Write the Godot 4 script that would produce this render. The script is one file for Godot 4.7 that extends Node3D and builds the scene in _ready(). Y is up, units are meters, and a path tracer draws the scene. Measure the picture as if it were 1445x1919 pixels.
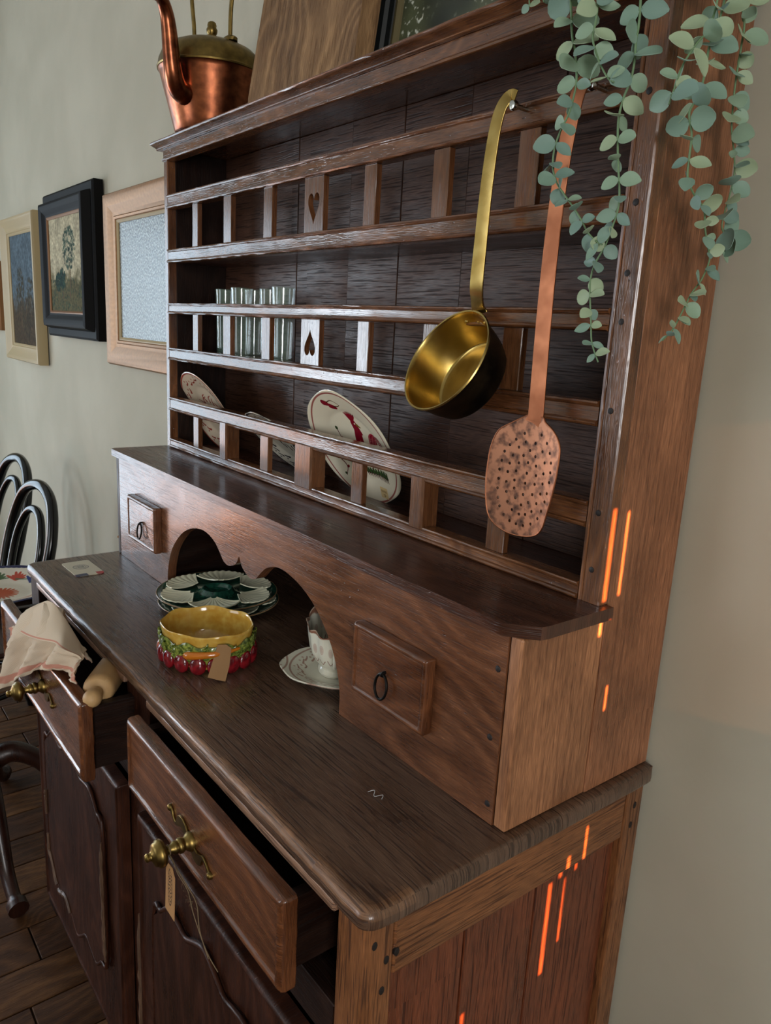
extends Node3D


var M := {}
var used := {}
var rng := RandomNumberGenerator.new()


# ---------- mesh builder: collects triangles (counter-clockwise seen from outside) ----------
class MB:
	var p := PackedVector3Array()
	var c := PackedColorArray()
	var u := PackedVector2Array()
	var t := Transform3D()
	var col := Color.WHITE
	var own_uv := false

	func tri(a: Vector3, b: Vector3, d: Vector3, ua := Vector2.ZERO, ub := Vector2.ZERO, ud := Vector2.ZERO) -> void:
		p.append(t * a); p.append(t * b); p.append(t * d)
		c.append(col); c.append(col); c.append(col)
		u.append(ua); u.append(ub); u.append(ud)

	func quad(a: Vector3, b: Vector3, d: Vector3, e: Vector3, ua := Vector2.ZERO, ub := Vector2.ZERO, ud := Vector2.ZERO, ue := Vector2.ZERO) -> void:
		tri(a, b, d, ua, ub, ud)
		tri(a, d, e, ua, ud, ue)

	# box with chamfered edges
	func box(lo: Vector3, hi: Vector3, r := 0.002) -> void:
		var m := [lo, hi]
		var P := func(i: int, j: int, k: int, axis: int) -> Vector3:
			var q := Vector3(m[i].x, m[j].y, m[k].z)
			var s := Vector3(-1 if i else 1, -1 if j else 1, -1 if k else 1) * r
			s[axis] = 0
			return q + s
		for axis in 3:
			for side in 2:
				var q := []
				for n in 4:
					var ab := [n == 1 or n == 2, n >= 2]
					var idx := [0, 0, 0]
					idx[axis] = side
					idx[(axis + 1) % 3] = int(ab[0])
					idx[(axis + 2) % 3] = int(ab[1])
					q.append(P.call(idx[0], idx[1], idx[2], axis))
				if side:
					quad(q[0], q[1], q[2], q[3])
				else:
					quad(q[3], q[2], q[1], q[0])
		if r <= 0.0:
			return
		for axis in 3:
			var a1 := (axis + 1) % 3
			var a2 := (axis + 2) % 3
			for i in 2:
				for j in 2:
					var lo_i := [0, 0, 0]
					lo_i[a1] = i
					lo_i[a2] = j
					var hi_i := lo_i.duplicate()
					hi_i[axis] = 1
					var A: Vector3 = P.call(lo_i[0], lo_i[1], lo_i[2], a1)
					var B: Vector3 = P.call(hi_i[0], hi_i[1], hi_i[2], a1)
					var C: Vector3 = P.call(hi_i[0], hi_i[1], hi_i[2], a2)
					var D: Vector3 = P.call(lo_i[0], lo_i[1], lo_i[2], a2)
					if i == j:
						quad(A, D, C, B)
					else:
						quad(A, B, C, D)
					# P.call(.., a1) keeps a1 at the face, so A and B lie on the a1 face
		for i in 2:
			for j in 2:
				for k in 2:
					var a: Vector3 = P.call(i, j, k, 0)
					var b: Vector3 = P.call(i, j, k, 1)
					var d: Vector3 = P.call(i, j, k, 2)
					if (i + j + k) % 2 == 1:
						tri(a, b, d)
					else:
						tri(a, d, b)

	func pt(axis: int, a: float, b: float, s: float) -> Vector3:
		return Vector3(s, b, a) if axis == 0 else Vector3(a, s, b) if axis == 1 else Vector3(a, b, s)

	# profile drawn as (z, y), (x, z) or (x, y) and pulled along x, y or z
	func extrude(prof: PackedVector2Array, axis: int, from: float, to: float, segs := 1, wob := 0.0, seed_ := 1) -> void:
		var area := 0.0
		for i in prof.size():
			area += prof[i].cross(prof[(i + 1) % prof.size()])
		var ccw := area > 0
		if axis < 2:
			ccw = not ccw
		var q := prof.duplicate()
		if not ccw:
			q.reverse()
		var n := FastNoiseLite.new()
		n.seed = seed_
		n.frequency = 3.0
		var mid := Vector2.ZERO
		for w in q:
			mid += w / q.size()
		var rows := []
		for s in segs + 1:
			var at := lerpf(from, to, float(s) / segs)
			var o := Vector2(n.get_noise_2d(at, 0), n.get_noise_2d(at, 50)) * wob
			var row := PackedVector3Array()
			for k in q.size():
				var o2 := o + Vector2(n.get_noise_3d(at * 6, k * 9.0, 3), n.get_noise_3d(at * 6, k * 9.0, 77)) * wob * 0.35
				row.append(pt(axis, q[k].x + o2.x, q[k].y + o2.y, at))
			rows.append(row)
		for s in segs:
			for k in q.size():
				var l := (k + 1) % q.size()
				quad(rows[s][k], rows[s][l], rows[s + 1][l], rows[s + 1][k])
		var ids := Geometry2D.triangulate_polygon(q)
		for i in range(0, ids.size(), 3):
			var a: int = ids[i]; var b: int = ids[i + 1]; var d: int = ids[i + 2]
			var turn := (q[b] - q[a]).cross(q[d] - q[a]) > 0
			if axis < 2:
				turn = not turn
			if turn:
				tri(rows[segs][a], rows[segs][b], rows[segs][d])
				tri(rows[0][a], rows[0][d], rows[0][b])
			else:
				tri(rows[segs][a], rows[segs][d], rows[segs][b])
				tri(rows[0][a], rows[0][b], rows[0][d])

	# rings of equal count joined in turn; each ring counter-clockwise seen from the last ring's side
	func rings(r: Array, cap_first := true, cap_last := true, planar := 0.0) -> void:
		for s in r.size() - 1:
			var n: int = r[s].size()
			for k in n:
				var l := (k + 1) % n
				var a: Vector3 = r[s][k]; var b: Vector3 = r[s][l]; var d: Vector3 = r[s + 1][l]; var e: Vector3 = r[s + 1][k]
				if planar > 0.0:
					quad(a, b, d, e, pu(a, planar), pu(b, planar), pu(d, planar), pu(e, planar))
				else:
					quad(a, b, d, e)
		for side in 2:
			if (side == 0 and not cap_first) or (side == 1 and not cap_last):
				continue
			var ring: Array = Array(r[0] if side == 0 else r[-1])
			var m := Vector3.ZERO
			for w in ring:
				m += w / ring.size()
			for k in ring.size():
				var l := (k + 1) % ring.size()
				var a: Vector3 = ring[k]; var b: Vector3 = ring[l]
				if side == 0:
					tri(m, b, a, pu(m, planar), pu(b, planar), pu(a, planar))
				else:
					tri(m, a, b, pu(m, planar), pu(a, planar), pu(b, planar))

	func pu(a: Vector3, planar: float) -> Vector2:
		return Vector2(0.5 + a.x / planar, 0.5 + a.z / planar) if planar > 0.0 else Vector2.ZERO

	# (radius, height) turned about y, going up the outside; lobes wave the rim
	func lathe(prof: Array, segs := 40, sx := 1.0, sz := 1.0, planar := 0.0, lobes := 0, wave := 0.0, lift := 0.0, caps := true) -> void:
		var r := []
		var top := 0.0
		for q in prof:
			top = maxf(top, q.x)
		for q in prof:
			var ring := PackedVector3Array()
			for k in segs:
				var th := TAU * k / segs
				var w: float = pow(q.x / top, 2)
				var s := 1.0 + wave * cos(th * lobes) * w
				ring.append(Vector3(q.x * s * sin(th) * sx, q.y + lift * cos(th * lobes) * w, q.x * s * cos(th) * sz))
			r.append(ring)
		if planar > 0.0:
			own_uv = true
		rings(r, caps and prof[0].x > 0.0001, caps and prof[-1].x > 0.0001, planar)

	func frame_path(path: Array, up := Vector3.ZERO) -> Array:
		var out := []
		var N := Vector3.ZERO
		for i in path.size():
			var T: Vector3 = (path[mini(i + 1, path.size() - 1)] - path[maxi(i - 1, 0)]).normalized()
			if up != Vector3.ZERO:
				N = (up - T * up.dot(T)).normalized()
			elif i == 0:
				N = (Vector3.UP if absf(T.y) < 0.9 else Vector3.RIGHT)
				N = (N - T * N.dot(T)).normalized()
			else:
				N = (N - T * N.dot(T)).normalized()
			out.append([path[i], N, T.cross(N), T])
		return out

	func tube(path: Array, radius: Variant, sides := 8) -> void:
		var r := []
		var i := 0
		for f in frame_path(path):
			var rad: float = radius[i] if radius is Array else radius
			var ring := PackedVector3Array()
			for k in sides:
				var th := TAU * k / sides
				ring.append(f[0] + (f[1] * cos(th) + f[2] * sin(th)) * rad)
			r.append(ring)
			i += 1
		rings(r)

	func loop_tube(path: Array, rad: float, sides := 8, up := Vector3.UP) -> void:
		var r := []
		var n := path.size()
		for i in n + 1:
			var T: Vector3 = (path[(i + 1) % n] - path[(i - 1 + n) % n]).normalized()
			var N := (up - T * up.dot(T)).normalized()
			var B := T.cross(N)
			var ring := PackedVector3Array()
			for k in sides:
				var th := TAU * k / sides
				ring.append(path[i % n] + (N * cos(th) + B * sin(th)) * rad)
			r.append(ring)
		rings(r, false, false)

	# flat bar: half widths along "up" (thickness) and across
	func strap(path: Array, up: Vector3, thick: float, widths: Variant, r := 0.0006) -> void:
		var out := []
		var i := 0
		for f in frame_path(path, up):
			var w: float = (widths[i] if widths is Array else widths) / 2
			var h := thick / 2
			var ring := PackedVector3Array()
			for q in [[h - r, -w], [h, -w + r], [h, w - r], [h - r, w], [-h + r, w], [-h, w - r], [-h, -w + r], [-h + r, -w]]:
				ring.append(f[0] + f[1] * q[0] + f[2] * q[1])
			out.append(ring)
			i += 1
		rings(out)

	# sheet of rows of points; thickness by normals; uv 0..1 over it
	func sheet(rows: Array, thick: float) -> void:
		own_uv = true
		var nr := rows.size()
		var nc: int = rows[0].size()
		var nor := []
		for i in nr:
			var line := []
			for j in nc:
				var du: Vector3 = rows[i][mini(j + 1, nc - 1)] - rows[i][maxi(j - 1, 0)]
				var dv: Vector3 = rows[mini(i + 1, nr - 1)][j] - rows[maxi(i - 1, 0)][j]
				line.append(dv.cross(du).normalized() * thick / 2)
			nor.append(line)
		var P := func(i: int, j: int, s: int) -> Vector3: return rows[i][j] + nor[i][j] * s
		var W := func(i: int, j: int) -> Vector2: return Vector2(float(j) / (nc - 1), float(i) / (nr - 1))
		for i in nr - 1:
			for j in nc - 1:
				quad(P.call(i + 1, j, 1), P.call(i + 1, j + 1, 1), P.call(i, j + 1, 1), P.call(i, j, 1), W.call(i + 1, j), W.call(i + 1, j + 1), W.call(i, j + 1), W.call(i, j))
				quad(P.call(i, j, -1), P.call(i, j + 1, -1), P.call(i + 1, j + 1, -1), P.call(i + 1, j, -1), W.call(i, j), W.call(i, j + 1), W.call(i + 1, j + 1), W.call(i + 1, j))
		for i in nr - 1:
			quad(P.call(i, 0, 1), P.call(i, 0, -1), P.call(i + 1, 0, -1), P.call(i + 1, 0, 1), W.call(i, 0), W.call(i, 0), W.call(i + 1, 0), W.call(i + 1, 0))
			quad(P.call(i, nc - 1, -1), P.call(i, nc - 1, 1), P.call(i + 1, nc - 1, 1), P.call(i + 1, nc - 1, -1), W.call(i, nc - 1), W.call(i, nc - 1), W.call(i + 1, nc - 1), W.call(i + 1, nc - 1))
		for j in nc - 1:
			quad(P.call(0, j, -1), P.call(0, j, 1), P.call(0, j + 1, 1), P.call(0, j + 1, -1), W.call(0, j), W.call(0, j), W.call(0, j + 1), W.call(0, j + 1))
			quad(P.call(nr - 1, j, 1), P.call(nr - 1, j, -1), P.call(nr - 1, j + 1, -1), P.call(nr - 1, j + 1, 1), W.call(nr - 1, j), W.call(nr - 1, j), W.call(nr - 1, j + 1), W.call(nr - 1, j + 1))

	# plate in the x-y plane cut by an outline, with holes (outlines too); dish bends the sides forward, round a centre line
	func cut_plate(outline: PackedVector2Array, holes: Array, z: float, thick: float, step: float, dish := 0.0, cx := 0.0) -> void:
		var pts := PackedVector2Array()
		var lo := outline[0]
		var hi := outline[0]
		for q in outline:
			pts.append(q)
			lo = lo.min(q)
			hi = hi.max(q)
		for h in holes:
			for q in h:
				pts.append(q)
		var y := lo.y
		var odd := 0.0
		while y < hi.y:
			var x := lo.x + odd
			while x < hi.x:
				var q := Vector2(x, y)
				var ok := Geometry2D.is_point_in_polygon(q, outline)
				if ok:
					for w in pts:
						if w.distance_squared_to(q) < step * step * 0.2:
							ok = false
							break
				if ok:
					for h in holes:
						if Geometry2D.is_point_in_polygon(q, h):
							ok = false
							break
				if ok:
					pts.append(q)
				x += step
			y += step * 0.86
			odd = step * 0.5 - odd
		var ids := Geometry2D.triangulate_delaunay(pts)
		var edges := {}
		var L := func(i: int, s: float) -> Vector3: return Vector3(pts[i].x, pts[i].y, z + s * thick / 2 + dish * pow(pts[i].x - cx, 2))
		for i in range(0, ids.size(), 3):
			var a: int = ids[i]; var b: int = ids[i + 1]; var d: int = ids[i + 2]
			var m := (pts[a] + pts[b] + pts[d]) / 3
			if not Geometry2D.is_point_in_polygon(m, outline):
				continue
			var skip := false
			for h in holes:
				if Geometry2D.is_point_in_polygon(m, h):
					skip = true
					break
			if skip:
				continue
			if (pts[b] - pts[a]).cross(pts[d] - pts[a]) < 0:
				var w := b
				b = d
				d = w
			tri(L.call(a, 1), L.call(b, 1), L.call(d, 1))
			tri(L.call(a, -1), L.call(d, -1), L.call(b, -1))
			for e in [[a, b], [b, d], [d, a]]:
				if edges.has(Vector2i(e[1], e[0])):
					edges.erase(Vector2i(e[1], e[0]))
				else:
					edges[Vector2i(e[0], e[1])] = true
		for e in edges:
			quad(L.call(e.x, -1), L.call(e.y, -1), L.call(e.y, 1), L.call(e.x, 1))

	func mesh(crease := 50.0, grain := 0, off := Vector2.ZERO) -> ArrayMesh:
		var n := p.size() / 3
		var fn := PackedVector3Array()
		var near := {}
		for i in n:
			var a := p[i * 3]
			fn.append((p[i * 3 + 1] - a).cross(p[i * 3 + 2] - a))
			for k in 3:
				var key := Vector3i((p[i * 3 + k] * 50000.0).round())
				if near.has(key):
					near[key].append(i)
				else:
					near[key] = [i]
		var limit := cos(deg_to_rad(crease))
		var nor := PackedVector3Array()
		var unit := PackedVector3Array()
		for f in fn:
			unit.append(f.normalized())
		for i in n:
			for k in 3:
				var s := Vector3.ZERO
				for j in near[Vector3i((p[i * 3 + k] * 50000.0).round())]:
					if unit[j].dot(unit[i]) >= limit:
						s += fn[j]
				nor.append(s.normalized() if s.length_squared() > 1e-24 else Vector3.UP)
		if not own_uv:
			for i in n:
				var f := unit[i].abs()
				var d := f.max_axis_index()
				var a := grain
				var b := 3 - grain - d
				if d == grain:
					a = (grain + 1) % 3
					b = (grain + 2) % 3
				for k in 3:
					var q := p[i * 3 + k]
					u[i * 3 + k] = Vector2(q[a], q[b] * 2.0) + off
		var P := PackedVector3Array()
		var N := PackedVector3Array()
		var U := PackedVector2Array()
		var C := PackedColorArray()
		for i in n:
			for k in [0, 2, 1]:
				P.append(p[i * 3 + k]); N.append(nor[i * 3 + k]); U.append(u[i * 3 + k]); C.append(c[i * 3 + k])
		var arr := []
		arr.resize(Mesh.ARRAY_MAX)
		arr[Mesh.ARRAY_VERTEX] = P
		arr[Mesh.ARRAY_NORMAL] = N
		arr[Mesh.ARRAY_TEX_UV] = U
		arr[Mesh.ARRAY_COLOR] = C
		var out := ArrayMesh.new()
		out.add_surface_from_arrays(Mesh.PRIMITIVE_TRIANGLES, arr)
		return out


# ---------- nodes ----------
func numbered(called: String) -> String:
	used[called] = used.get(called, -1) + 1
	return called if used[called] == 0 else "%s_%03d" % [called, used[called]]

func put(node: Node3D, called: String, parent: Node) -> void:
	if parent == self:
		node.name = numbered(called)
		add_child(node)
		return
	var n := 0
	var nm := called
	while parent.has_node(nm):
		n += 1
		nm = "%s_%03d" % [called, n]
	node.name = nm
	parent.add_child(node)

func place(called: String, mesh: Mesh, mat: Material, parent: Node = self, tf := Transform3D()) -> MeshInstance3D:
	var o := MeshInstance3D.new()
	o.mesh = mesh
	o.material_override = mat
	o.transform = tf
	put(o, called, parent)
	return o

func obj(called: String, b: MB, mat: Material, parent: Node = self, grain := 0, crease := 50.0) -> MeshInstance3D:
	return place(called, b.mesh(crease, grain, Vector2(rng.randf(), rng.randf())), mat, parent)

func tag(o: Node, label: String, category: String, group := "") -> Node:
	o.set_meta("label", label)
	o.set_meta("category", category)
	if group:
		o.set_meta("group", group)
	return o

func thing(called: String, label: String, category: String, at := Vector3.ZERO, group := "") -> Node3D:
	var o := Node3D.new()
	put(o, called, self)
	o.position = at
	tag(o, label, category, group)
	return o

func struct(called: String, b: MB, mat: Material, parent: Node = self) -> MeshInstance3D:
	var o := obj(called, b, mat, parent)
	if parent == self:
		o.set_meta("kind", "structure")
	return o

func bx(lo: Vector3, hi: Vector3, r := 0.002) -> MB:
	var b := MB.new()
	b.box(lo, hi, r)
	return b

func smooth(path: Array, n := 6) -> Array:
	var out := []
	for i in path.size() - 1:
		for k in n:
			out.append(path[i].cubic_interpolate(path[i + 1], path[maxi(i - 1, 0)], path[mini(i + 2, path.size() - 1)], float(k) / n))
	out.append(path[-1])
	return out

# a rectangle with rounded corners as a ring of points
func round_rect(x0: float, x1: float, y0: float, y1: float, r: float, per := 4, along := 8) -> PackedVector2Array:
	var out := PackedVector2Array()
	r = maxf(r, 0.0005)
	var cs := [Vector2(x1 - r, y0 + r), Vector2(x1 - r, y1 - r), Vector2(x0 + r, y1 - r), Vector2(x0 + r, y0 + r)]
	for k in 4:
		for s in per + 1:
			var th := -PI / 2 + PI / 2 * k + PI / 2 * s / per
			out.append(cs[k] + Vector2(cos(th), sin(th)) * r)
		var a := out[-1]
		var nx: Vector2 = cs[(k + 1) % 4] + Vector2(cos(PI / 2 * k), sin(PI / 2 * k)) * r
		for s in range(1, along):
			out.append(a.lerp(nx, float(s) / along))
	return out

# board seen from +z with a moulded edge: rows of (inset, z)
func moulded(x0: float, x1: float, y0: float, y1: float, r: float, rows: Array, wob := 0.0) -> MB:
	var b := MB.new()
	var out := []
	var n := FastNoiseLite.new()
	n.seed = int(x0 * 977)
	n.frequency = 30.0
	for q in rows:
		var ring := PackedVector3Array()
		for w in round_rect(x0 + q.x, x1 - q.x, y0 + q.x, y1 - q.x, r, 3, 14):
			ring.append(Vector3(w.x + wob * n.get_noise_2d(w.y, q.x * 50), w.y + wob * n.get_noise_2d(w.x, q.x * 50), q.y + 0.5 * wob * n.get_noise_2d(w.x, w.y)))
		out.append(ring)
	b.rings(out)
	return b


# ---------- textures ----------
func nimg(w: int, h: int, to_w: int, to_h: int, freq: float, sd: int, octaves := 3) -> PackedByteArray:
	var n := FastNoiseLite.new()
	n.seed = sd
	n.frequency = freq
	n.fractal_octaves = octaves
	n.noise_type = FastNoiseLite.TYPE_SIMPLEX_SMOOTH
	var im := n.get_seamless_image(w, h)
	im.convert(Image.FORMAT_L8)
	if w != to_w or h != to_h:
		im.resize(to_w, to_h, Image.INTERPOLATE_CUBIC)
	return im.get_data()

func tex(w: int, h: int, data: PackedByteArray, fmt: int) -> ImageTexture:
	return ImageTexture.create_from_image(Image.create_from_data(w, h, false, fmt, data))

# wood: 1 m along the grain by half a metre across
func wood_tex(sd: int, rings_: int, sway: float, pores: float, ring_w: float, blotch_w: float, worm: float) -> Array:
	var w := 1024
	var h := 1024
	var fib := nimg(110, 1024, w, h, 0.34, sd, 4)
	var warp := nimg(96, 128, w, h, 0.02, sd + 1, 2)
	var blotch := nimg(128, 128, w, h, 0.03, sd + 2, 4)
	var pore := nimg(30, 512, w, h, 0.26, sd + 3, 2)
	var spot := nimg(512, 1024, w, h, 0.12, sd + 4, 2)
	var A := PackedByteArray()
	var H := PackedByteArray()
	var R := PackedByteArray()
	A.resize(w * h * 3); H.resize(w * h); R.resize(w * h)
	var i := 0
	for y in h:
		var yy := float(y) / h * rings_
		for x in w:
			var f := fib[i] / 255.0
			var b := blotch[i] / 255.0
			var g := 0.5 + 0.5 * sin((yy + (warp[i] / 255.0) * sway) * TAU)
			g = g * g
			var po := clampf((pore[i] / 255.0 - 0.58) * 6.0, 0.0, 1.0)
			var chip := clampf((0.16 - spot[i] / 255.0) * 14.0, 0.0, 1.0) * (0.25 + worm)
			var sp := clampf((spot[i] / 255.0 - 0.86) * 12.0, 0.0, 1.0) * worm
			var v := clampf(0.5 + 0.55 * (f - 0.5) + ring_w * (g - 0.4) + blotch_w * (b - 0.5) - pores * po - sp + 0.3 * chip, 0.02, 1.0)
			A[i * 3] = int(255 * lerpf(0.40, 1.0, v))
			A[i * 3 + 1] = int(255 * lerpf(0.355, 0.985, v))
			A[i * 3 + 2] = int(255 * lerpf(0.33, 0.95, v))
			H[i] = int(255 * clampf(0.62 + 0.3 * (f - 0.5) + 0.12 * (g - 0.4) * ring_w * 2 + 0.25 * (b - 0.5) - 0.4 * po * pores * 2 - sp - 0.3 * chip, 0.0, 1.0))
			R[i] = int(255 * clampf(0.62 + 0.5 * (b - 0.5) + 0.25 * po + 0.2 * (0.5 - f), 0.2, 1.0))
			i += 1
	return [tex(w, h, A, Image.FORMAT_RGB8), tex(w, h, H, Image.FORMAT_L8), tex(w, h, R, Image.FORMAT_L8)]

func wood(t: Array, tint: Color, rough: float, relief: float, spec := 0.5) -> StandardMaterial3D:
	var m := StandardMaterial3D.new()
	m.albedo_color = tint
	m.albedo_texture = t[0]
	m.vertex_color_use_as_albedo = true
	m.roughness = rough
	m.roughness_texture = t[2]
	m.metallic_specular = spec
	m.heightmap_enabled = true
	m.heightmap_texture = t[1]
	m.heightmap_scale = relief
	return m

func flat(c: Color, rough := 0.5, metal := 0.0, spec := 0.5) -> StandardMaterial3D:
	var m := StandardMaterial3D.new()
	m.albedo_color = c
	m.roughness = rough
	m.metallic = metal
	m.metallic_specular = spec
	return m

func blot_tex(a: Color, b: Color, freq: float, sd: int, bias := 0.5, hard := 1.5) -> ImageTexture:
	var n := nimg(256, 256, 256, 256, freq, sd, 4)
	var d := PackedByteArray()
	d.resize(256 * 256 * 3)
	for i in n.size():
		var c := a.lerp(b, clampf((n[i] / 255.0 - bias) * hard + 0.5, 0, 1))
		d[i * 3] = int(c.r * 255); d[i * 3 + 1] = int(c.g * 255); d[i * 3 + 2] = int(c.b * 255)
	return tex(256, 256, d, Image.FORMAT_RGB8)

func metal(a: Color, b: Color, rough: float, freq: float, sd: int, bias := 0.5, hard := 1.5) -> StandardMaterial3D:
	var m := flat(Color.WHITE, rough, 1.0)
	m.albedo_texture = blot_tex(a, b, freq, sd, bias, hard)
	m.uv1_triplanar = true
	m.uv1_scale = Vector3(5, 5, 5)
	return m

# ---------- paint on an image ----------
var brush_shift := Vector2.ZERO

func dab(im: Image, x: float, y: float, r: float, c: Color) -> void:
	x += brush_shift.x
	y += brush_shift.y
	var w := im.get_width()
	for j in range(maxi(0, int(y - r)), mini(im.get_height(), int(y + r) + 2)):
		for i in range(maxi(0, int(x - r)), mini(w, int(x + r) + 2)):
			var k := clampf(r - Vector2(i - x, j - y).length() + 0.5, 0.0, 1.0) * c.a
			if k > 0:
				var o := im.get_pixel(i, j)
				im.set_pixel(i, j, Color(o.lerp(c, k), 1.0))

func stroke(im: Image, pts: Array, r0: float, r1: float, c: Color) -> void:
	var q := []
	for a in pts:
		q.append(Vector3(a.x, a.y, 0))
	q = smooth(q, 12) if q.size() > 1 else q
	for i in q.size():
		dab(im, q[i].x, q[i].y, lerpf(r0, r1, float(i) / maxf(1, q.size() - 1)), c)

func painted(im: Image, rough: float, spec := 0.5) -> StandardMaterial3D:
	var m := flat(Color.WHITE, rough, 0, spec)
	m.albedo_texture = ImageTexture.create_from_image(im)
	return m


func _ready() -> void:
	rng.seed = 7
	camera_and_light()
	materials()
	room()
	buffet()
	plate_rack()
	await get_tree().process_frame
	on_the_rack()
	on_the_counter()
	hanging()
	garland()
	drawers_contents()
	far_corner()
	pictures()


func camera_and_light() -> void:
	var cam := Camera3D.new()
	cam.name = "camera"
	add_child(cam)
	cam.fov = rad_to_deg(2.0 * atan(959.5 / 1426.64))
	cam.near = 0.02
	cam.transform = Transform3D(Basis(Vector3(0.61289574, 0.05254505, -0.78841476), Vector3(-0.21405234, 0.97151873, -0.10165114), Vector3(0.76061844, 0.23106358, 0.60668708)), Vector3(0.4968629, 1.48740493, 0.90137526)).orthonormalized()
	cam.current = true
	var we := WorldEnvironment.new()
	we.name = "world_environment"
	var e := Environment.new()
	e.background_mode = Environment.BG_SKY
	e.sky = Sky.new()
	var sm := ProceduralSkyMaterial.new()
	sm.sky_top_color = Color(0.45, 0.62, 0.85)
	sm.sky_horizon_color = Color(0.85, 0.9, 0.95)
	sm.ground_bottom_color = Color(0.2, 0.22, 0.15)
	sm.ground_horizon_color = Color(0.45, 0.5, 0.4)
	e.sky.sky_material = sm
	e.background_energy_multiplier = 0.6
	e.tonemap_mode = Environment.TONE_MAPPER_LINEAR
	e.tonemap_exposure = 1.0
	e.sdfgi_enabled = true
	e.ssao_enabled = true
	e.ssil_enabled = true
	we.environment = e
	add_child(we)
	var sun := DirectionalLight3D.new()
	sun.name = "sun"
	sun.light_color = Color(1.0, 0.62, 0.36)
	sun.light_energy = 14.0
	sun.light_angular_distance = 0.1
	sun.shadow_enabled = true
	add_child(sun)
	sun.look_at_from_position(Vector3(10, 2.0, 0.2), Vector3.ZERO)
	# daylight in the three window openings
	for d in [["garden_door_daylight", Vector3(-4.46, 1.13, 1.52), Vector3(1, -0.02, 0), Vector2(1.5, 2.1), 3.8, Color(0.84, 0.93, 1.0)],
			["end_window_daylight", Vector3(-4.46, 1.4, 2.95), Vector3(1, -0.02, -0.0), Vector2(0.9, 1.1), 4.6, Color(0.90, 0.95, 1.0)],
			["front_window_daylight", Vector3(-1.45, 1.6, 3.56), Vector3(0, -0.02, -1), Vector2(1.1, 1.5), 2.1, Color(0.94, 0.96, 1.0)],
			["side_window_daylight", Vector3(3.16, 1.65, 2.3), Vector3(-1, -0.02, 0), Vector2(1.0, 1.4), 7.4, Color(0.98, 0.98, 0.98)]]:
		var a := AreaLight3D.new()
		a.name = d[0]
		a.area_size = d[3]
		a.light_energy = d[4]
		a.light_color = d[5]
		a.shadow_enabled = true
		add_child(a)
		a.look_at_from_position(d[1], d[1] + d[2])


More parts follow.
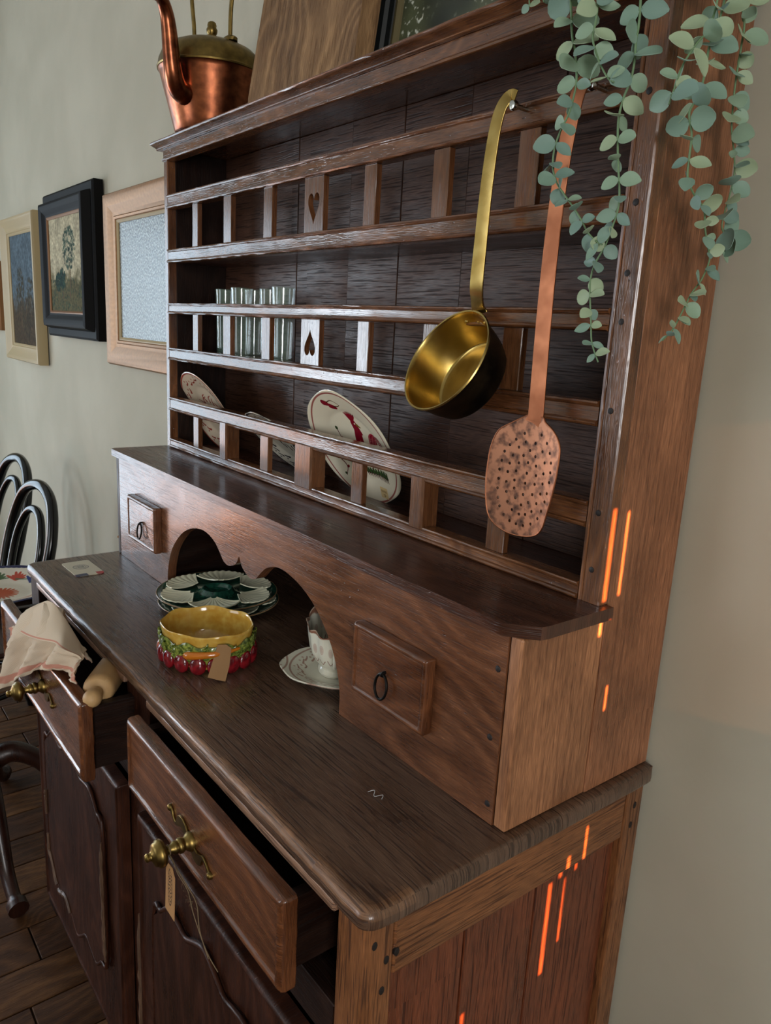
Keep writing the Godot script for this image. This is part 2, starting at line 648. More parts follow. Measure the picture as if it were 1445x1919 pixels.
func materials() -> void:
	var oak := wood_tex(11, 30, 3.0, 0.40, 0.10, 0.25, 0.0)
	var plain := wood_tex(31, 12, 4.0, 0.12, 0.22, 0.45, 0.6)
	var fine := wood_tex(57, 34, 2.2, 0.14, 0.09, 0.38, 0.3)
	M.counter = wood(oak, Color(0.80, 0.64, 0.54), 0.50, 0.09)
	M.rack = wood(plain, Color(0.60, 0.40, 0.26), 0.36, 0.08)
	M.slat = wood(fine, Color(0.58, 0.39, 0.26), 0.38, 0.05)
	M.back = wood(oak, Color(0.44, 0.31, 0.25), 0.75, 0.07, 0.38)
	M.box = wood(plain, Color(0.60, 0.40, 0.28), 0.42, 0.07)
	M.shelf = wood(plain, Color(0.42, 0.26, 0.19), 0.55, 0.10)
	M.side = wood(fine, Color(0.86, 0.62, 0.45), 0.70, 0.06)
	M.side_old = wood(fine, Color(0.80, 0.56, 0.41), 0.62, 0.06)
	M.rail = wood(oak, Color(0.70, 0.47, 0.30), 0.62, 0.09)
	M.panel = wood(oak, Color(0.62, 0.35, 0.23), 0.62, 0.09)
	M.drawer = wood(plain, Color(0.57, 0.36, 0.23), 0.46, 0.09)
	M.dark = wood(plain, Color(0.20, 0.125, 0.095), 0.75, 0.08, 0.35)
	M.door = wood(plain, Color(0.31, 0.175, 0.12), 0.62, 0.08, 0.36)
	M.chip = wood(fine, Color(0.50, 0.39, 0.31), 0.7, 0.2)
	M.plank = wood(plain, Color(0.72, 0.58, 0.43), 0.95, 0.14, 0.3)
	M.pin = flat(Color(0.80, 0.66, 0.47), 0.55)
	M.pin.albedo_texture = blot_tex(Color(1, 1, 1), Color(0.86, 0.80, 0.72), 0.012, 17)
	for k in ["counter", "rack", "slat", "box", "drawer", "shelf"]:     # wax polish
		M[k].clearcoat_enabled = true
		M[k].clearcoat = 0.35
		M[k].clearcoat_roughness = 0.16
	M.floor = []
	for k in 4:
		M.floor.append(wood(plain, [Color(0.44, 0.30, 0.18), Color(0.37, 0.25, 0.16), Color(0.49, 0.34, 0.20), Color(0.41, 0.28, 0.17)][k], 0.9, 0.1, 0.32))
	M.table = wood(fine, Color(0.27, 0.15, 0.11), 0.55, 0.03)
	M.bentwood = flat(Color(0.02, 0.018, 0.02), 0.18)
	M.iron = flat(Color(0.12, 0.11, 0.10), 0.45, 0.9)
	M.peg = flat(Color(0.10, 0.07, 0.06), 0.6)
	M.brass = metal(Color(0.78, 0.68, 0.42), Color(0.66, 0.55, 0.30), 0.26, 0.02, 3)
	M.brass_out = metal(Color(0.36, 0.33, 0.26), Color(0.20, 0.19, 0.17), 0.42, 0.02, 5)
	M.brass_old = metal(Color(0.60, 0.50, 0.28), Color(0.42, 0.35, 0.20), 0.36, 0.03, 6)
	M.copper = metal(Color(0.72, 0.43, 0.29), Color(0.42, 0.24, 0.17), 0.28, 0.03, 8)
	M.copper_flat = metal(Color(0.66, 0.46, 0.35), Color(0.24, 0.18, 0.16), 0.46, 0.05, 9, 0.70, 1.8)
	M.copper_handle = metal(Color(0.76, 0.50, 0.36), Color(0.58, 0.36, 0.25), 0.42, 0.012, 10)
	M.steel = flat(Color(0.75, 0.75, 0.72), 0.25, 1.0)
	var wm := flat(Color.WHITE, 0.85, 0, 0.3)
	wm.albedo_texture = blot_tex(Color(0.735, 0.715, 0.645), Color(0.70, 0.68, 0.61), 0.008, 12)
	wm.uv1_triplanar = true
	M.wall = wm
	M.white = flat(Color(0.85, 0.85, 0.83), 0.5)
	M.ceiling = flat(Color(0.8, 0.8, 0.78), 0.9)
	var g := flat(Color(0.95, 1.0, 0.98, 0.08), 0.02)
	g.transparency = BaseMaterial3D.TRANSPARENCY_ALPHA
	M.pane = g
	var gl := flat(Color(0.55, 0.70, 0.62, 0.10), 0.03)
	gl.transparency = BaseMaterial3D.TRANSPARENCY_ALPHA
	M.glass = gl
	M.straw = flat(Color(0.62, 0.44, 0.25), 0.8)


# ---------- the room ----------
func room() -> void:
	# outer faces: x -4.65..3.35, z -0.155..3.75
	struct("wall_back", bx(Vector3(-4.65, 0, -0.155), Vector3(3.35, 2.9, -0.005), 0), M.wall)
	var b := MB.new()                                     # left wall with the garden door
	b.box(Vector3(-4.65, 0, -0.005), Vector3(-4.5, 2.9, 0.75), 0)
	b.box(Vector3(-4.65, 0, 2.29), Vector3(-4.5, 2.9, 2.48), 0)
	b.box(Vector3(-4.65, 0, 3.42), Vector3(-4.5, 2.9, 3.6), 0)
	b.box(Vector3(-4.65, 0, 2.48), Vector3(-4.5, 0.83, 3.42), 0)
	b.box(Vector3(-4.65, 1.97, 2.48), Vector3(-4.5, 2.9, 3.42), 0)
	b.box(Vector3(-4.65, 2.2, 0.75), Vector3(-4.5, 2.9, 2.29), 0)
	struct("wall_left", b, M.wall)
	b = MB.new()                                          # wall behind the photographer
	b.box(Vector3(-4.65, 0, 3.6), Vector3(-2.02, 2.9, 3.75), 0)
	b.box(Vector3(-0.88, 0, 3.6), Vector3(3.35, 2.9, 3.75), 0)
	b.box(Vector3(-2.02, 0, 3.6), Vector3(-0.88, 0.83, 3.75), 0)
	b.box(Vector3(-2.02, 2.37, 3.6), Vector3(-0.88, 2.9, 3.75), 0)
	struct("wall_front", b, M.wall)
	b = MB.new()                                          # right wall: a shuttered window and an open one
	b.box(Vector3(3.2, 0, -0.005), Vector3(3.35, 2.9, 0.02), 0)
	b.box(Vector3(3.2, 0, 0.02), Vector3(3.35, 1.2, 0.6), 0)
	b.box(Vector3(3.2, 2.1, 0.02), Vector3(3.35, 2.9, 0.6), 0)
	b.box(Vector3(3.2, 0, 0.6), Vector3(3.35, 2.9, 1.78), 0)
	b.box(Vector3(3.2, 0, 1.78), Vector3(3.35, 0.93, 2.82), 0)
	b.box(Vector3(3.2, 2.37, 1.78), Vector3(3.35, 2.9, 2.82), 0)
	b.box(Vector3(3.2, 0, 2.82), Vector3(3.35, 2.9, 3.6), 0)
	struct("wall_right", b, M.wall)
	struct("ceiling", bx(Vector3(-4.65, 2.9, -0.155), Vector3(3.35, 3.05, 3.75), 0), M.ceiling)
	var fl := struct("floor", bx(Vector3(-4.65, -0.15, -0.155), Vector3(3.35, -0.012, 3.75), 0), M.floor[1])
	# floor boards run away from the wall; laid one by one where the photograph shows the floor
	var x := -3.1
	var r := RandomNumberGenerator.new()
	r.seed = 4
	while x < -0.4:
		var z := -0.3 + r.randf() * 0.4
		while z < 1.6:
			var l := r.randf_range(0.30, 0.62)
			var lo := Vector3(x + 0.0015, -0.012, maxf(z, 0.0) + 0.0015)
			var hi := Vector3(x + 0.1205, r.randf_range(-0.0015, 0.0), minf(z + l, 1.7) - 0.0015)
			if hi.z - lo.z > 0.03:
				obj("floor_board", bx(lo, hi, 0.0022), M.floor[r.randi() % 4], fl, 2)
			z += l
		x += 0.122
	# windows
	window("door_1", Vector3(-4.53, 0.03, 0.75), Vector3(-4.53, 2.2, 2.29), 3, 4)
	window("window_1", Vector3(-2.02, 0.83, 3.63), Vector3(-0.88, 2.37, 3.63), 2, 3)
	window("window_2", Vector3(3.23, 0.93, 1.78), Vector3(3.23, 2.37, 2.82), 2, 3)
	window("window_4", Vector3(-4.53, 0.83, 2.48), Vector3(-4.53, 1.97, 3.42), 2, 2)
	shutter()

func window(called: String, lo: Vector3, hi: Vector3, cols: int, rows: int) -> void:
	var along := 2 if absf(hi.z - lo.z) > 0.1 else 0
	var n := Node3D.new()
	put(n, called, self)
	n.set_meta("kind", "structure")
	var d := Vector3(0.02, 0, 0) if along == 2 else Vector3(0, 0, 0.02)
	var w := 0.055
	var ax := Vector3(0, 0, 1) if along == 2 else Vector3(1, 0, 0)
	var span := (hi - lo).dot(ax)
	var f := MB.new()
	f.box(lo - d, lo + ax * w + Vector3(0, hi.y - lo.y, 0) + d, 0.003)
	f.box(lo + ax * (span - w) - d, hi + d, 0.003)
	f.box(lo + ax * w - d, lo + ax * (span - w) + Vector3(0, w, 0) + d, 0.003)
	f.box(lo + ax * w + Vector3(0, hi.y - lo.y - w, 0) - d, hi - ax * w + d, 0.003)
	obj("window_frame", f, M.white, n)
	for k in range(1, cols):
		var o := lo + ax * (span * k / cols)
		obj("glazing_bar", bx(o - ax * 0.014 - d * 0.8 + Vector3(0, w, 0), o + ax * 0.014 + d * 0.8 + Vector3(0, hi.y - lo.y - w, 0), 0.002), M.white, n)
	for k in range(1, rows):
		var o := lo + Vector3(0, (hi.y - lo.y) * k / rows, 0)
		obj("glazing_bar", bx(o + ax * w - d * 0.7 - Vector3(0, 0.013, 0), o + ax * (span - w) + d * 0.7 + Vector3(0, 0.013, 0), 0.002), M.white, n)
	obj("pane", bx(lo + ax * w * 0.8 - d * 0.1 + Vector3(0, w * 0.8, 0), hi - ax * w * 0.8 + d * 0.1 - Vector3(0, w * 0.8, 0), 0), M.pane, n)

# closed boards in the window beside the back wall, with the worn gaps that let in slivers of sun
func shutter() -> void:
	var n := Node3D.new()
	put(n, "window_3", self)
	n.set_meta("kind", "structure")
	# slivers on the dresser's side: [z, y from, y to, width]
	var slits := []
	for s in [[0.1485, 1.185, 1.302, 0.0075], [0.1205, 1.188, 1.296, 0.0045], [0.1195, 1.033, 1.069, 0.0040], [0.1255, 0.797, 0.870, 0.0045], [0.158, 0.799, 0.838, 0.0065], [0.177, 0.656, 0.801, 0.0070], [0.1465, 0.693, 0.796, 0.0035], [0.322, 0.60, 0.681, 0.006], [0.149, 1.14, 1.166, 0.005]]:
		slits.append([s[0] + 0.02 * 3.236, s[1] + 0.2 * 3.236, s[2] + 0.2 * 3.236, s[3]])
	for k in 6:                                            # a ragged split that only grazes the back wall
		slits.append([0.046 + 0.0022 * k, 1.86 - 0.035 * (k + 1), 1.86 + 0.03 * (k + 1), 0.0016])
	var cuts := [0.02, 0.6]
	for s in slits:
		cuts.append(s[0] - s[3] / 2)
		cuts.append(s[0] + s[3] / 2)
	cuts.sort()
	for k in cuts.size() - 1:
		if cuts[k + 1] - cuts[k] < 0.0002:
			continue
		var mid: float = (cuts[k] + cuts[k + 1]) / 2
		var open := []
		for s in slits:
			if absf(mid - s[0]) < s[3] / 2:
				open.append(s)
		open.sort_custom(func(a, b): return a[1] < b[1])
		var y := 1.18
		for s in open:
			if s[1] > y:
				obj("shutter_board", bx(Vector3(3.22, y, cuts[k] - 0.00005), Vector3(3.235, s[1], cuts[k + 1] + 0.00005), 0), M.dark, n, 1)
			y = maxf(y, s[2])
		obj("shutter_board", bx(Vector3(3.22, y, cuts[k] - 0.00005), Vector3(3.235, 2.12, cuts[k + 1] + 0.00005), 0), M.dark, n, 1)


# ---------- the lower cabinet ----------
func buffet() -> void:
	var t := thing("buffet", "dark oak sideboard cabinet with moulded doors, two open drawers and thick worn top", "sideboard")
	# worktop: two boards, the front one worn pale along its lip
	counter_board(t, -1.340, 0.0, 0.2012, 0.5, true)
	counter_board(t, -1.340, 0.0, 0.0, 0.2000, false)
	var x1 := -0.013
	# right side: frame and boards
	obj("post", bx(Vector3(-0.062, 0, 0.451), Vector3(x1, 0.8965, 0.492), 0.003), M.rail, t, 1)
	obj("post", bx(Vector3(-0.062, 0, 0.002), Vector3(x1, 0.8965, 0.0415), 0.003), M.rail, t, 1)
	obj("side_rail", bx(Vector3(-0.045, 0.815, 0.0418), Vector3(x1 - 0.0006, 0.8963, 0.4507), 0.003), M.rail, t, 2)
	obj("side_rail", bx(Vector3(-0.045, 0.06, 0.0418), Vector3(x1 - 0.0006, 0.15, 0.4507), 0.003), M.rail, t, 2)
	var zz := [0.0418, 0.205, 0.330, 0.4507]
	for k in 3:
		obj("side_board", bx(Vector3(-0.043, 0.15, zz[k] + 0.0006), Vector3(x1 - 0.011 - 0.001 * k, 0.815, zz[k + 1] - 0.0006), 0.0015), M.panel, t, 1)
	for q in [Vector3(x1, 0.868, 0.478), Vector3(x1, 0.842, 0.461), Vector3(x1, 0.805, 0.465), Vector3(x1, 0.845, 0.447), Vector3(x1, 0.86, 0.02), Vector3(x1, 0.83, 0.024)]:
		var b := MB.new()
		b.t = Transform3D(Basis(Vector3(0, 1, 0), Vector3(1, 0, 0), Vector3(0, 0, -1)), q - Vector3(0.003, 0, 0))
		b.lathe([Vector2(0.0046, 0), Vector2(0.0043, 0.0034), Vector2(0.003, 0.0040), Vector2(0, 0.0041)], 9, 1.25, 0.85)
		obj("peg", b, M.peg, t)
	# left side, back, bottom, shelf
	obj("side_board", bx(Vector3(-1.330, 0.06, 0.002), Vector3(-1.305, 0.8965, 0.44), 0.003), M.dark, t, 1)
	obj("post", bx(Vector3(-1.330, 0, 0.44), Vector3(-1.262, 0.8965, 0.492), 0.003), M.dark, t, 1)
	obj("back_board", bx(Vector3(-1.304, 0.06, 0.003), Vector3(-0.063, 0.8965, 0.018), 0), M.dark, t)
	obj("bottom_board", bx(Vector3(-1.304, 0.06, 0.019), Vector3(-0.063, 0.085, 0.46), 0), M.dark, t)
	# front frame
	obj("centre_stile", bx(Vector3(-0.700, 0.06, 0.452), Vector3(-0.600, 0.8965, 0.4905), 0.002), M.door, t, 1)
	obj("front_rail", bx(Vector3(-1.261, 0.699, 0.452), Vector3(-0.7005, 0.742, 0.4900), 0.002), M.dark, t)
	obj("front_rail", bx(Vector3(-0.5995, 0.699, 0.452), Vector3(-0.0625, 0.757, 0.4900), 0.002), M.dark, t)
	obj("front_rail", bx(Vector3(-1.261, 0.05, 0.462), Vector3(-0.7005, 0.10, 0.4900), 0.002), M.dark, t)
	obj("front_rail", bx(Vector3(-0.5995, 0.05, 0.462), Vector3(-0.0625, 0.10, 0.4900), 0.002), M.dark, t)
	obj("front_rail", bx(Vector3(-1.261, 0.8805, 0.470), Vector3(-0.7005, 0.8964, 0.4965), 0.003), M.counter, t)
	obj("front_rail", bx(Vector3(-0.5995, 0.8805, 0.470), Vector3(-0.0625, 0.8964, 0.4965), 0.003), M.counter, t)
	drawer(t, -0.578, -0.102, 0.763, 0.886, 0.537, 0.0)
	drawer(t, -1.205, -0.652, 0.745, 0.886, 0.584, 0.06)
	door(t, -0.602, -0.072, 0.095, 0.697, 1)
	door(t, -1.245, -0.697, 0.095, 0.690, -1)

func counter_board(t: Node3D, x0: float, x1: float, z0: float, z1: float, front: bool) -> void:
	var b := MB.new()
	var n := FastNoiseLite.new()
	n.seed = 5
	n.frequency = 9.0
	var outer := PackedVector2Array()
	var r := 0.022
	# outline seen from above, starting at back left: along x steps, rounded front corners
	var pts := []
	if front:
		for k in 61:
			pts.append(Vector2(lerpf(x0 + r, x1 - r, k / 60.0), z1))
		for k in range(1, 6):
			var th := PI / 2 * (1 - k / 6.0)
			pts.append(Vector2(x1 - r + r * cos(th), z1 - r + r * sin(th)))
		for k in 14:
			pts.append(Vector2(x1, lerpf(z1 - r, z0, k / 13.0)))
		for k in 30:
			pts.append(Vector2(lerpf(x1, x0, (k + 1) / 31.0), z0))
		for k in 8:
			pts.append(Vector2(x0, lerpf(z0, z1 - r, k / 7.0)))
		for k in range(1, 6):
			var th := PI / 2 * k / 6.0
			pts.append(Vector2(x0 + r - r * cos(th), z1 - r + r * sin(th)))
	else:
		for k in 31:
			pts.append(Vector2(lerpf(x0, x1, k / 30.0), z1))
		for k in range(1, 10):
			pts.append(Vector2(x1, lerpf(z1, z0 + 0.012, k / 9.0)))
		pts.append(Vector2(x1 - 0.004, z0 + 0.003))
		pts.append(Vector2(x1 - 0.014, z0 + 0.001))
		for k in 20:
			pts.append(Vector2(lerpf(x1 - 0.02, x0, (k + 1) / 20.0), z0 + 0.001))
	var rows := [[0.006, 0.8965], [0.0015, 0.8985], [0.0, 0.902], [0.0, 0.910], [0.0012, 0.9145], [0.0038, 0.9180], [0.008, 0.9198], [0.013, 0.92], [0.019, 0.92]]
	var out := []
	var cols := []
	for q in rows:
		var ring := PackedVector3Array()
		var cc := []
		for i in pts.size():
			var w: Vector2 = pts[i]
			var d := Vector2(0, 0)
			var ins: float = q[0]
			if front:
				if w.y > z1 - r - 0.001:
					var k0 := Vector2(clampf(w.x, x0 + r, x1 - r), z1 - r)
					d = (w - k0).normalized()
				elif w.x > x1 - 0.001:
					d = Vector2(1, 0)
				elif w.x < x0 + 0.001:
					d = Vector2(-1, 0)
				else:
					ins = minf(ins, 0.001)
					d = Vector2(0, -1)
			else:
				ins = ins if w.x > x1 - 0.001 or w.x < x0 + 0.001 else minf(ins, 0.001)
				d = Vector2(1, 0) if w.x > x1 - 0.001 else Vector2(-1, 0) if w.x < x0 + 0.001 else Vector2(0, 1 if w.y > z1 - 0.001 else -1)
			var wob: float = 0.0016 * n.get_noise_2d(w.x * 4, w.y * 4) if front else 0.0008 * n.get_noise_2d(w.x * 4, w.y * 4)
			var v := w - d * (ins + wob * (1.0 if ins < 0.012 else 0.3))
			var yy: float = q[1] + (0.0012 * n.get_noise_2d(w.x * 2.5, w.y * 2.5 + 40) if ins < 0.012 and q[1] > 0.912 else 0.0)
			ring.append(Vector3(v.x, yy, v.y))
		out.append(ring)
	# sides then top
	for s in out.size() - 1:
		for k in pts.size():
			var l := (k + 1) % pts.size()
			var near_front: bool = front and pts[k].y > z1 - 0.05 and pts[k].x > -1.0
			var ramp := clampf((pts[k].x + 1.0) / 0.5, 0.0, 1.0)
			var wear := 0.0
			if near_front and s >= 3:
				wear = ([0.6, 0.9, 1.0, 0.6, 0.25, 0.1][s - 3]) * ramp * clampf(0.75 + 0.9 * n.get_noise_2d(pts[k].x * 3, s * 3.0), 0.0, 1.0)
			b.col = Color(0.40, 0.40, 0.40).lerp(Color(1.0, 0.90, 0.72), wear)
			b.quad(out[s][k], out[s][l], out[s + 1][l], out[s + 1][k])
	b.col = Color(0.40, 0.40, 0.40)
	var poly := PackedVector2Array()
	var low := PackedVector2Array()
	for k in pts.size():
		poly.append(Vector2(out[-1][k].x, out[-1][k].z))
		low.append(Vector2(out[0][k].x, out[0][k].z))
	for side in 2:
		var q := low if side else poly
		var ids := Geometry2D.triangulate_polygon(q)
		for i in range(0, ids.size(), 3):
			var a := Vector3(q[ids[i]].x, out[0 if side else -1][0].y, q[ids[i]].y)
			var d := Vector3(q[ids[i + 1]].x, a.y, q[ids[i + 1]].y)
			var e := Vector3(q[ids[i + 2]].x, a.y, q[ids[i + 2]].y)
			if ((d - a).cross(e - a).y > 0) != (side == 0):
				b.tri(a, e, d)
			else:
				b.tri(a, d, e)
	obj("worktop_board", b, M.counter, t, 0, 40)

# a drawer pulled out: moulded front, sides, back, bottom and a brass knob on its pierced plate
func drawer(t: Node3D, x0: float, x1: float, y0: float, y1: float, zf: float, lower: float) -> void:
	var o := Node3D.new()
	put(o, "drawer", t)
	obj("drawer_front", moulded(x0, x1, y0, y1, 0.004, [Vector2(0.002, zf - 0.022), Vector2(0, zf - 0.020), Vector2(0, zf - 0.008), Vector2(0.0015, zf - 0.0035), Vector2(0.005, zf - 0.0006), Vector2(0.009, zf + 0.0004), Vector2(0.012, zf - 0.0012), Vector2(0.0135, zf - 0.0035), Vector2(0.016, zf - 0.0038), Vector2(0.03, zf - 0.0036)], 0.0012), M.drawer, o)
	var back := 0.13
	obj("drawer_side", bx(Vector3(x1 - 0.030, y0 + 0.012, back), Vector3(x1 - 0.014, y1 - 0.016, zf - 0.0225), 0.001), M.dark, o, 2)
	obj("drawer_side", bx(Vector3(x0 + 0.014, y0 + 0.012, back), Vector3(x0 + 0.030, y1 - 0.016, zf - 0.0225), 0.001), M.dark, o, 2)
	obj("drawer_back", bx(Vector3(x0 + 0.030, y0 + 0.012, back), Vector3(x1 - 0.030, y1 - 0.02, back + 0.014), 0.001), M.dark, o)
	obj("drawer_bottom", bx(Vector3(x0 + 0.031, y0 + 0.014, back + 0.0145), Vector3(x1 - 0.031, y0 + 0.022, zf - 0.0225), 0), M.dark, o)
	# knob
	var xm := -0.345 if lower == 0.0 else -0.885
	var ym := 0.812 if lower == 0.0 else 0.822
	var kx := 0.004
	var k := MB.new()
	k.t = Transform3D(Basis(Vector3(1, 0, 0), Vector3(0, 0, 1), Vector3(0, -1, 0)), Vector3(xm + kx, ym, zf - 0.0036))
	k.lathe([Vector2(0.0135, 0), Vector2(0.0135, 0.004), Vector2(0.011, 0.007), Vector2(0.0085, 0.010), Vector2(0.0085, 0.012), Vector2(0.0105, 0.014), Vector2(0.0105, 0.018), Vector2(0.0085, 0.020), Vector2(0.0092, 0.023), Vector2(0.0085, 0.026), Vector2(0.0058, 0.029), Vector2(0.0058, 0.034), Vector2(0.010, 0.037), Vector2(0.0165, 0.0395), Vector2(0.0185, 0.043), Vector2(0.0178, 0.047), Vector2(0.0155, 0.0485), Vector2(0.0148, 0.0515), Vector2(0.011, 0.0535), Vector2(0.0062, 0.0555), Vector2(0.0048, 0.058), Vector2(0.0058, 0.061), Vector2(0.0042, 0.0635), Vector2(0, 0.0645)], 28)
	obj("knob", k, M.brass_old, o)
	# scrolled backplate: two swan-neck arms
	var pl := MB.new()
	for s in [-1, 1]:
		var path := []
		for q in [Vector2(0.004, 0.0), Vector2(0.016, 0.009), Vector2(0.028, 0.011), Vector2(0.036, 0.005), Vector2(0.043, 0.0005), Vector2(0.052, 0.004), Vector2(0.058, 0.010), Vector2(0.062, 0.012)]:
			path.append(Vector3(xm + q.x * s, ym + q.y * 1.1 * -s, zf - 0.002))
		pl.strap(smooth(path, 4), Vector3(0, 0, 1), 0.0034, [0.012, 0.013, 0.014, 0.015, 0.016, 0.017, 0.017, 0.016, 0.016, 0.016, 0.015, 0.013, 0.011, 0.009, 0.007, 0.006, 0.005, 0.005, 0.005, 0.005, 0.005, 0.005, 0.006, 0.007, 0.008, 0.009, 0.010, 0.010, 0.009], 0.0008)
		var nd := MB.new()
		pl.t = Transform3D(Basis(Vector3(1, 0, 0), Vector3(0, 0, 1), Vector3(0, -1, 0)), Vector3(xm + 0.063 * s, ym - 0.0135 * s, zf - 0.0035))
		pl.lathe([Vector2(0.0052, 0), Vector2(0.005, 0.0035), Vector2(0.003, 0.0055), Vector2(0, 0.006)], 10)
		pl.t = Transform3D()
	obj("backplate", pl, M.brass_old, o)

# a door with a raised, scrolled field and a rubbed lip
func door(t: Node3D, x0: float, x1: float, y0: float, y1: float, hinge: int) -> void:
	var o := Node3D.new()
	put(o, "cabinet_door", t)
	obj("door_frame", moulded(x0, x1, y0, y1, 0.003, [Vector2(0.003, 0.4910), Vector2(0, 0.4925), Vector2(0, 0.508), Vector2(0.002, 0.5135), Vector2(0.007, 0.5160), Vector2(0.011, 0.5145), Vector2(0.014, 0.5120), Vector2(0.03, 0.5118)], 0.0012), M.door, o, 1)
	# scrolled field
	var cx := (x0 + x1) / 2
	var w := (x1 - x0) / 2 - 0.078
	var field := PackedVector2Array()
	var top := y1 - 0.13
	var low := y0 + 0.16
	for k in 13:                       # bottom: ogee dip on both sides
		var f := lerpf(-1, 1, k / 12.0)
		field.append(Vector2(cx + f * w, low - 0.055 * (1 - pow(absf(f), 1.6)) - 0.018 * cos(f * TAU * 1.5)))
	for k in 13:                       # arched top
		var f := lerpf(1, -1, k / 12.0)
		field.append(Vector2(cx + f * w, top + 0.055 * (1 - pow(absf(f), 2.2)) + 0.012 * cos(f * TAU * 1.5)))
	var b := MB.new()
	b.extrude(field, 2, 0.510, 0.5205)
	obj("door_field", b, M.door, o, 1)
	var lip := []
	for q in field:
		lip.append(Vector3(q.x, q.y, 0.518))
	var closed := lip.duplicate()
	closed.append(lip[0])
	var m := MB.new()
	var path := smooth(closed, 4)
	path.pop_back()
	m.loop_tube(path, 0.0042, 7, Vector3(0, 0, 1))
	obj("door_moulding", m, M.door, o, 0, 80)
	# rubbed, splintered stretches of the moulding and of the meeting edge
	var n := FastNoiseLite.new()
	n.seed = 3
	n.frequency = 60.0
	var spots := [[-0.0015, 0.515, x0 + 0.001, 0.50, 0.12]] if hinge > 0 else [[0.0, 0.5225, cx + w + 0.002, 0.535, 0.27]]
	for q in spots:
		var s := MB.new()
		var line := []
		var rad := []
		for k in 25:
			var y: float = lerpf(q[3], q[4], k / 24.0)
			line.append(Vector3(q[2] + 0.0018 * n.get_noise_1d(y), y, q[1]))
			rad.append(0.0015 + 0.0042 * absf(n.get_noise_1d(y + 9)) + (0.002 if k > 1 and k < 23 else 0.0))
		s.tube(line, rad, 6)
		obj("worn_lip", s, M.chip if hinge < 0 else M.chip, o, 1)
	if hinge < 0:
		for span in [[0.02, 0.10], [0.17, 0.36], [0.38, 0.55]]:
			var s := MB.new()
			var line := []
			var rad := []
			for k in 15:
				var f: float = lerpf(span[0], span[1], k / 14.0)
				var q: Vector2
				if f < 0.25:
					q = Vector2(cx - w, lerpf(low + 0.19, low - 0.002, f / 0.25))
				else:
					var g := lerpf(-1, 1, (f - 0.25) / 0.75)
					q = Vector2(cx + g * w, low - 0.055 * (1 - pow(absf(g), 1.6)) - 0.018 * cos(g * TAU * 1.5))
				line.append(Vector3(q.x, q.y, 0.5225))
				rad.append(0.002 + 0.004 * absf(n.get_noise_1d(f * 3 + 2)) + 0.0015)
			s.tube(line, rad, 6)
			obj("worn_lip", s, M.chip, o, 0)


# ---------- the plate rack standing on it ----------
func rail_profile(zs: float, y0: float, y1: float, deep := 0.019) -> PackedVector2Array:
	return PackedVector2Array([Vector2(zs - deep, y0), Vector2(zs + 0.0005, y0), Vector2(zs + 0.0036, y0 + 0.0012), Vector2(zs + 0.0048, y0 + 0.0034), Vector2(zs + 0.0036, y0 + 0.0056), Vector2(zs + 0.0008, y0 + 0.0066), Vector2(zs + 0.0002, y0 + 0.0078), Vector2(zs, y1 - 0.0072), Vector2(zs + 0.0008, y1 - 0.0062), Vector2(zs + 0.0026, y1 - 0.0052), Vector2(zs + 0.0030, y1 - 0.0040), Vector2(zs + 0.0040, y1 - 0.0028), Vector2(zs + 0.0036, y1 - 0.0008), Vector2(zs + 0.0018, y1), Vector2(zs - deep, y1)])

func heart(cx: float, cy: float, w: float, h: float, up: float) -> PackedVector2Array:
	var q := PackedVector2Array()
	for k in 26:
		var th := TAU * k / 26
		var x := pow(sin(th), 3)
		var y := (13 * cos(th) - 5 * cos(2 * th) - 2 * cos(3 * th) - cos(4 * th)) / 17.0
		# long pointed tail
		y = y if y > -0.15 else -0.15 + (y + 0.15) * 1.25
		q.append(Vector2(cx + x * w / 2, cy + up * y * h / 2))
	return q

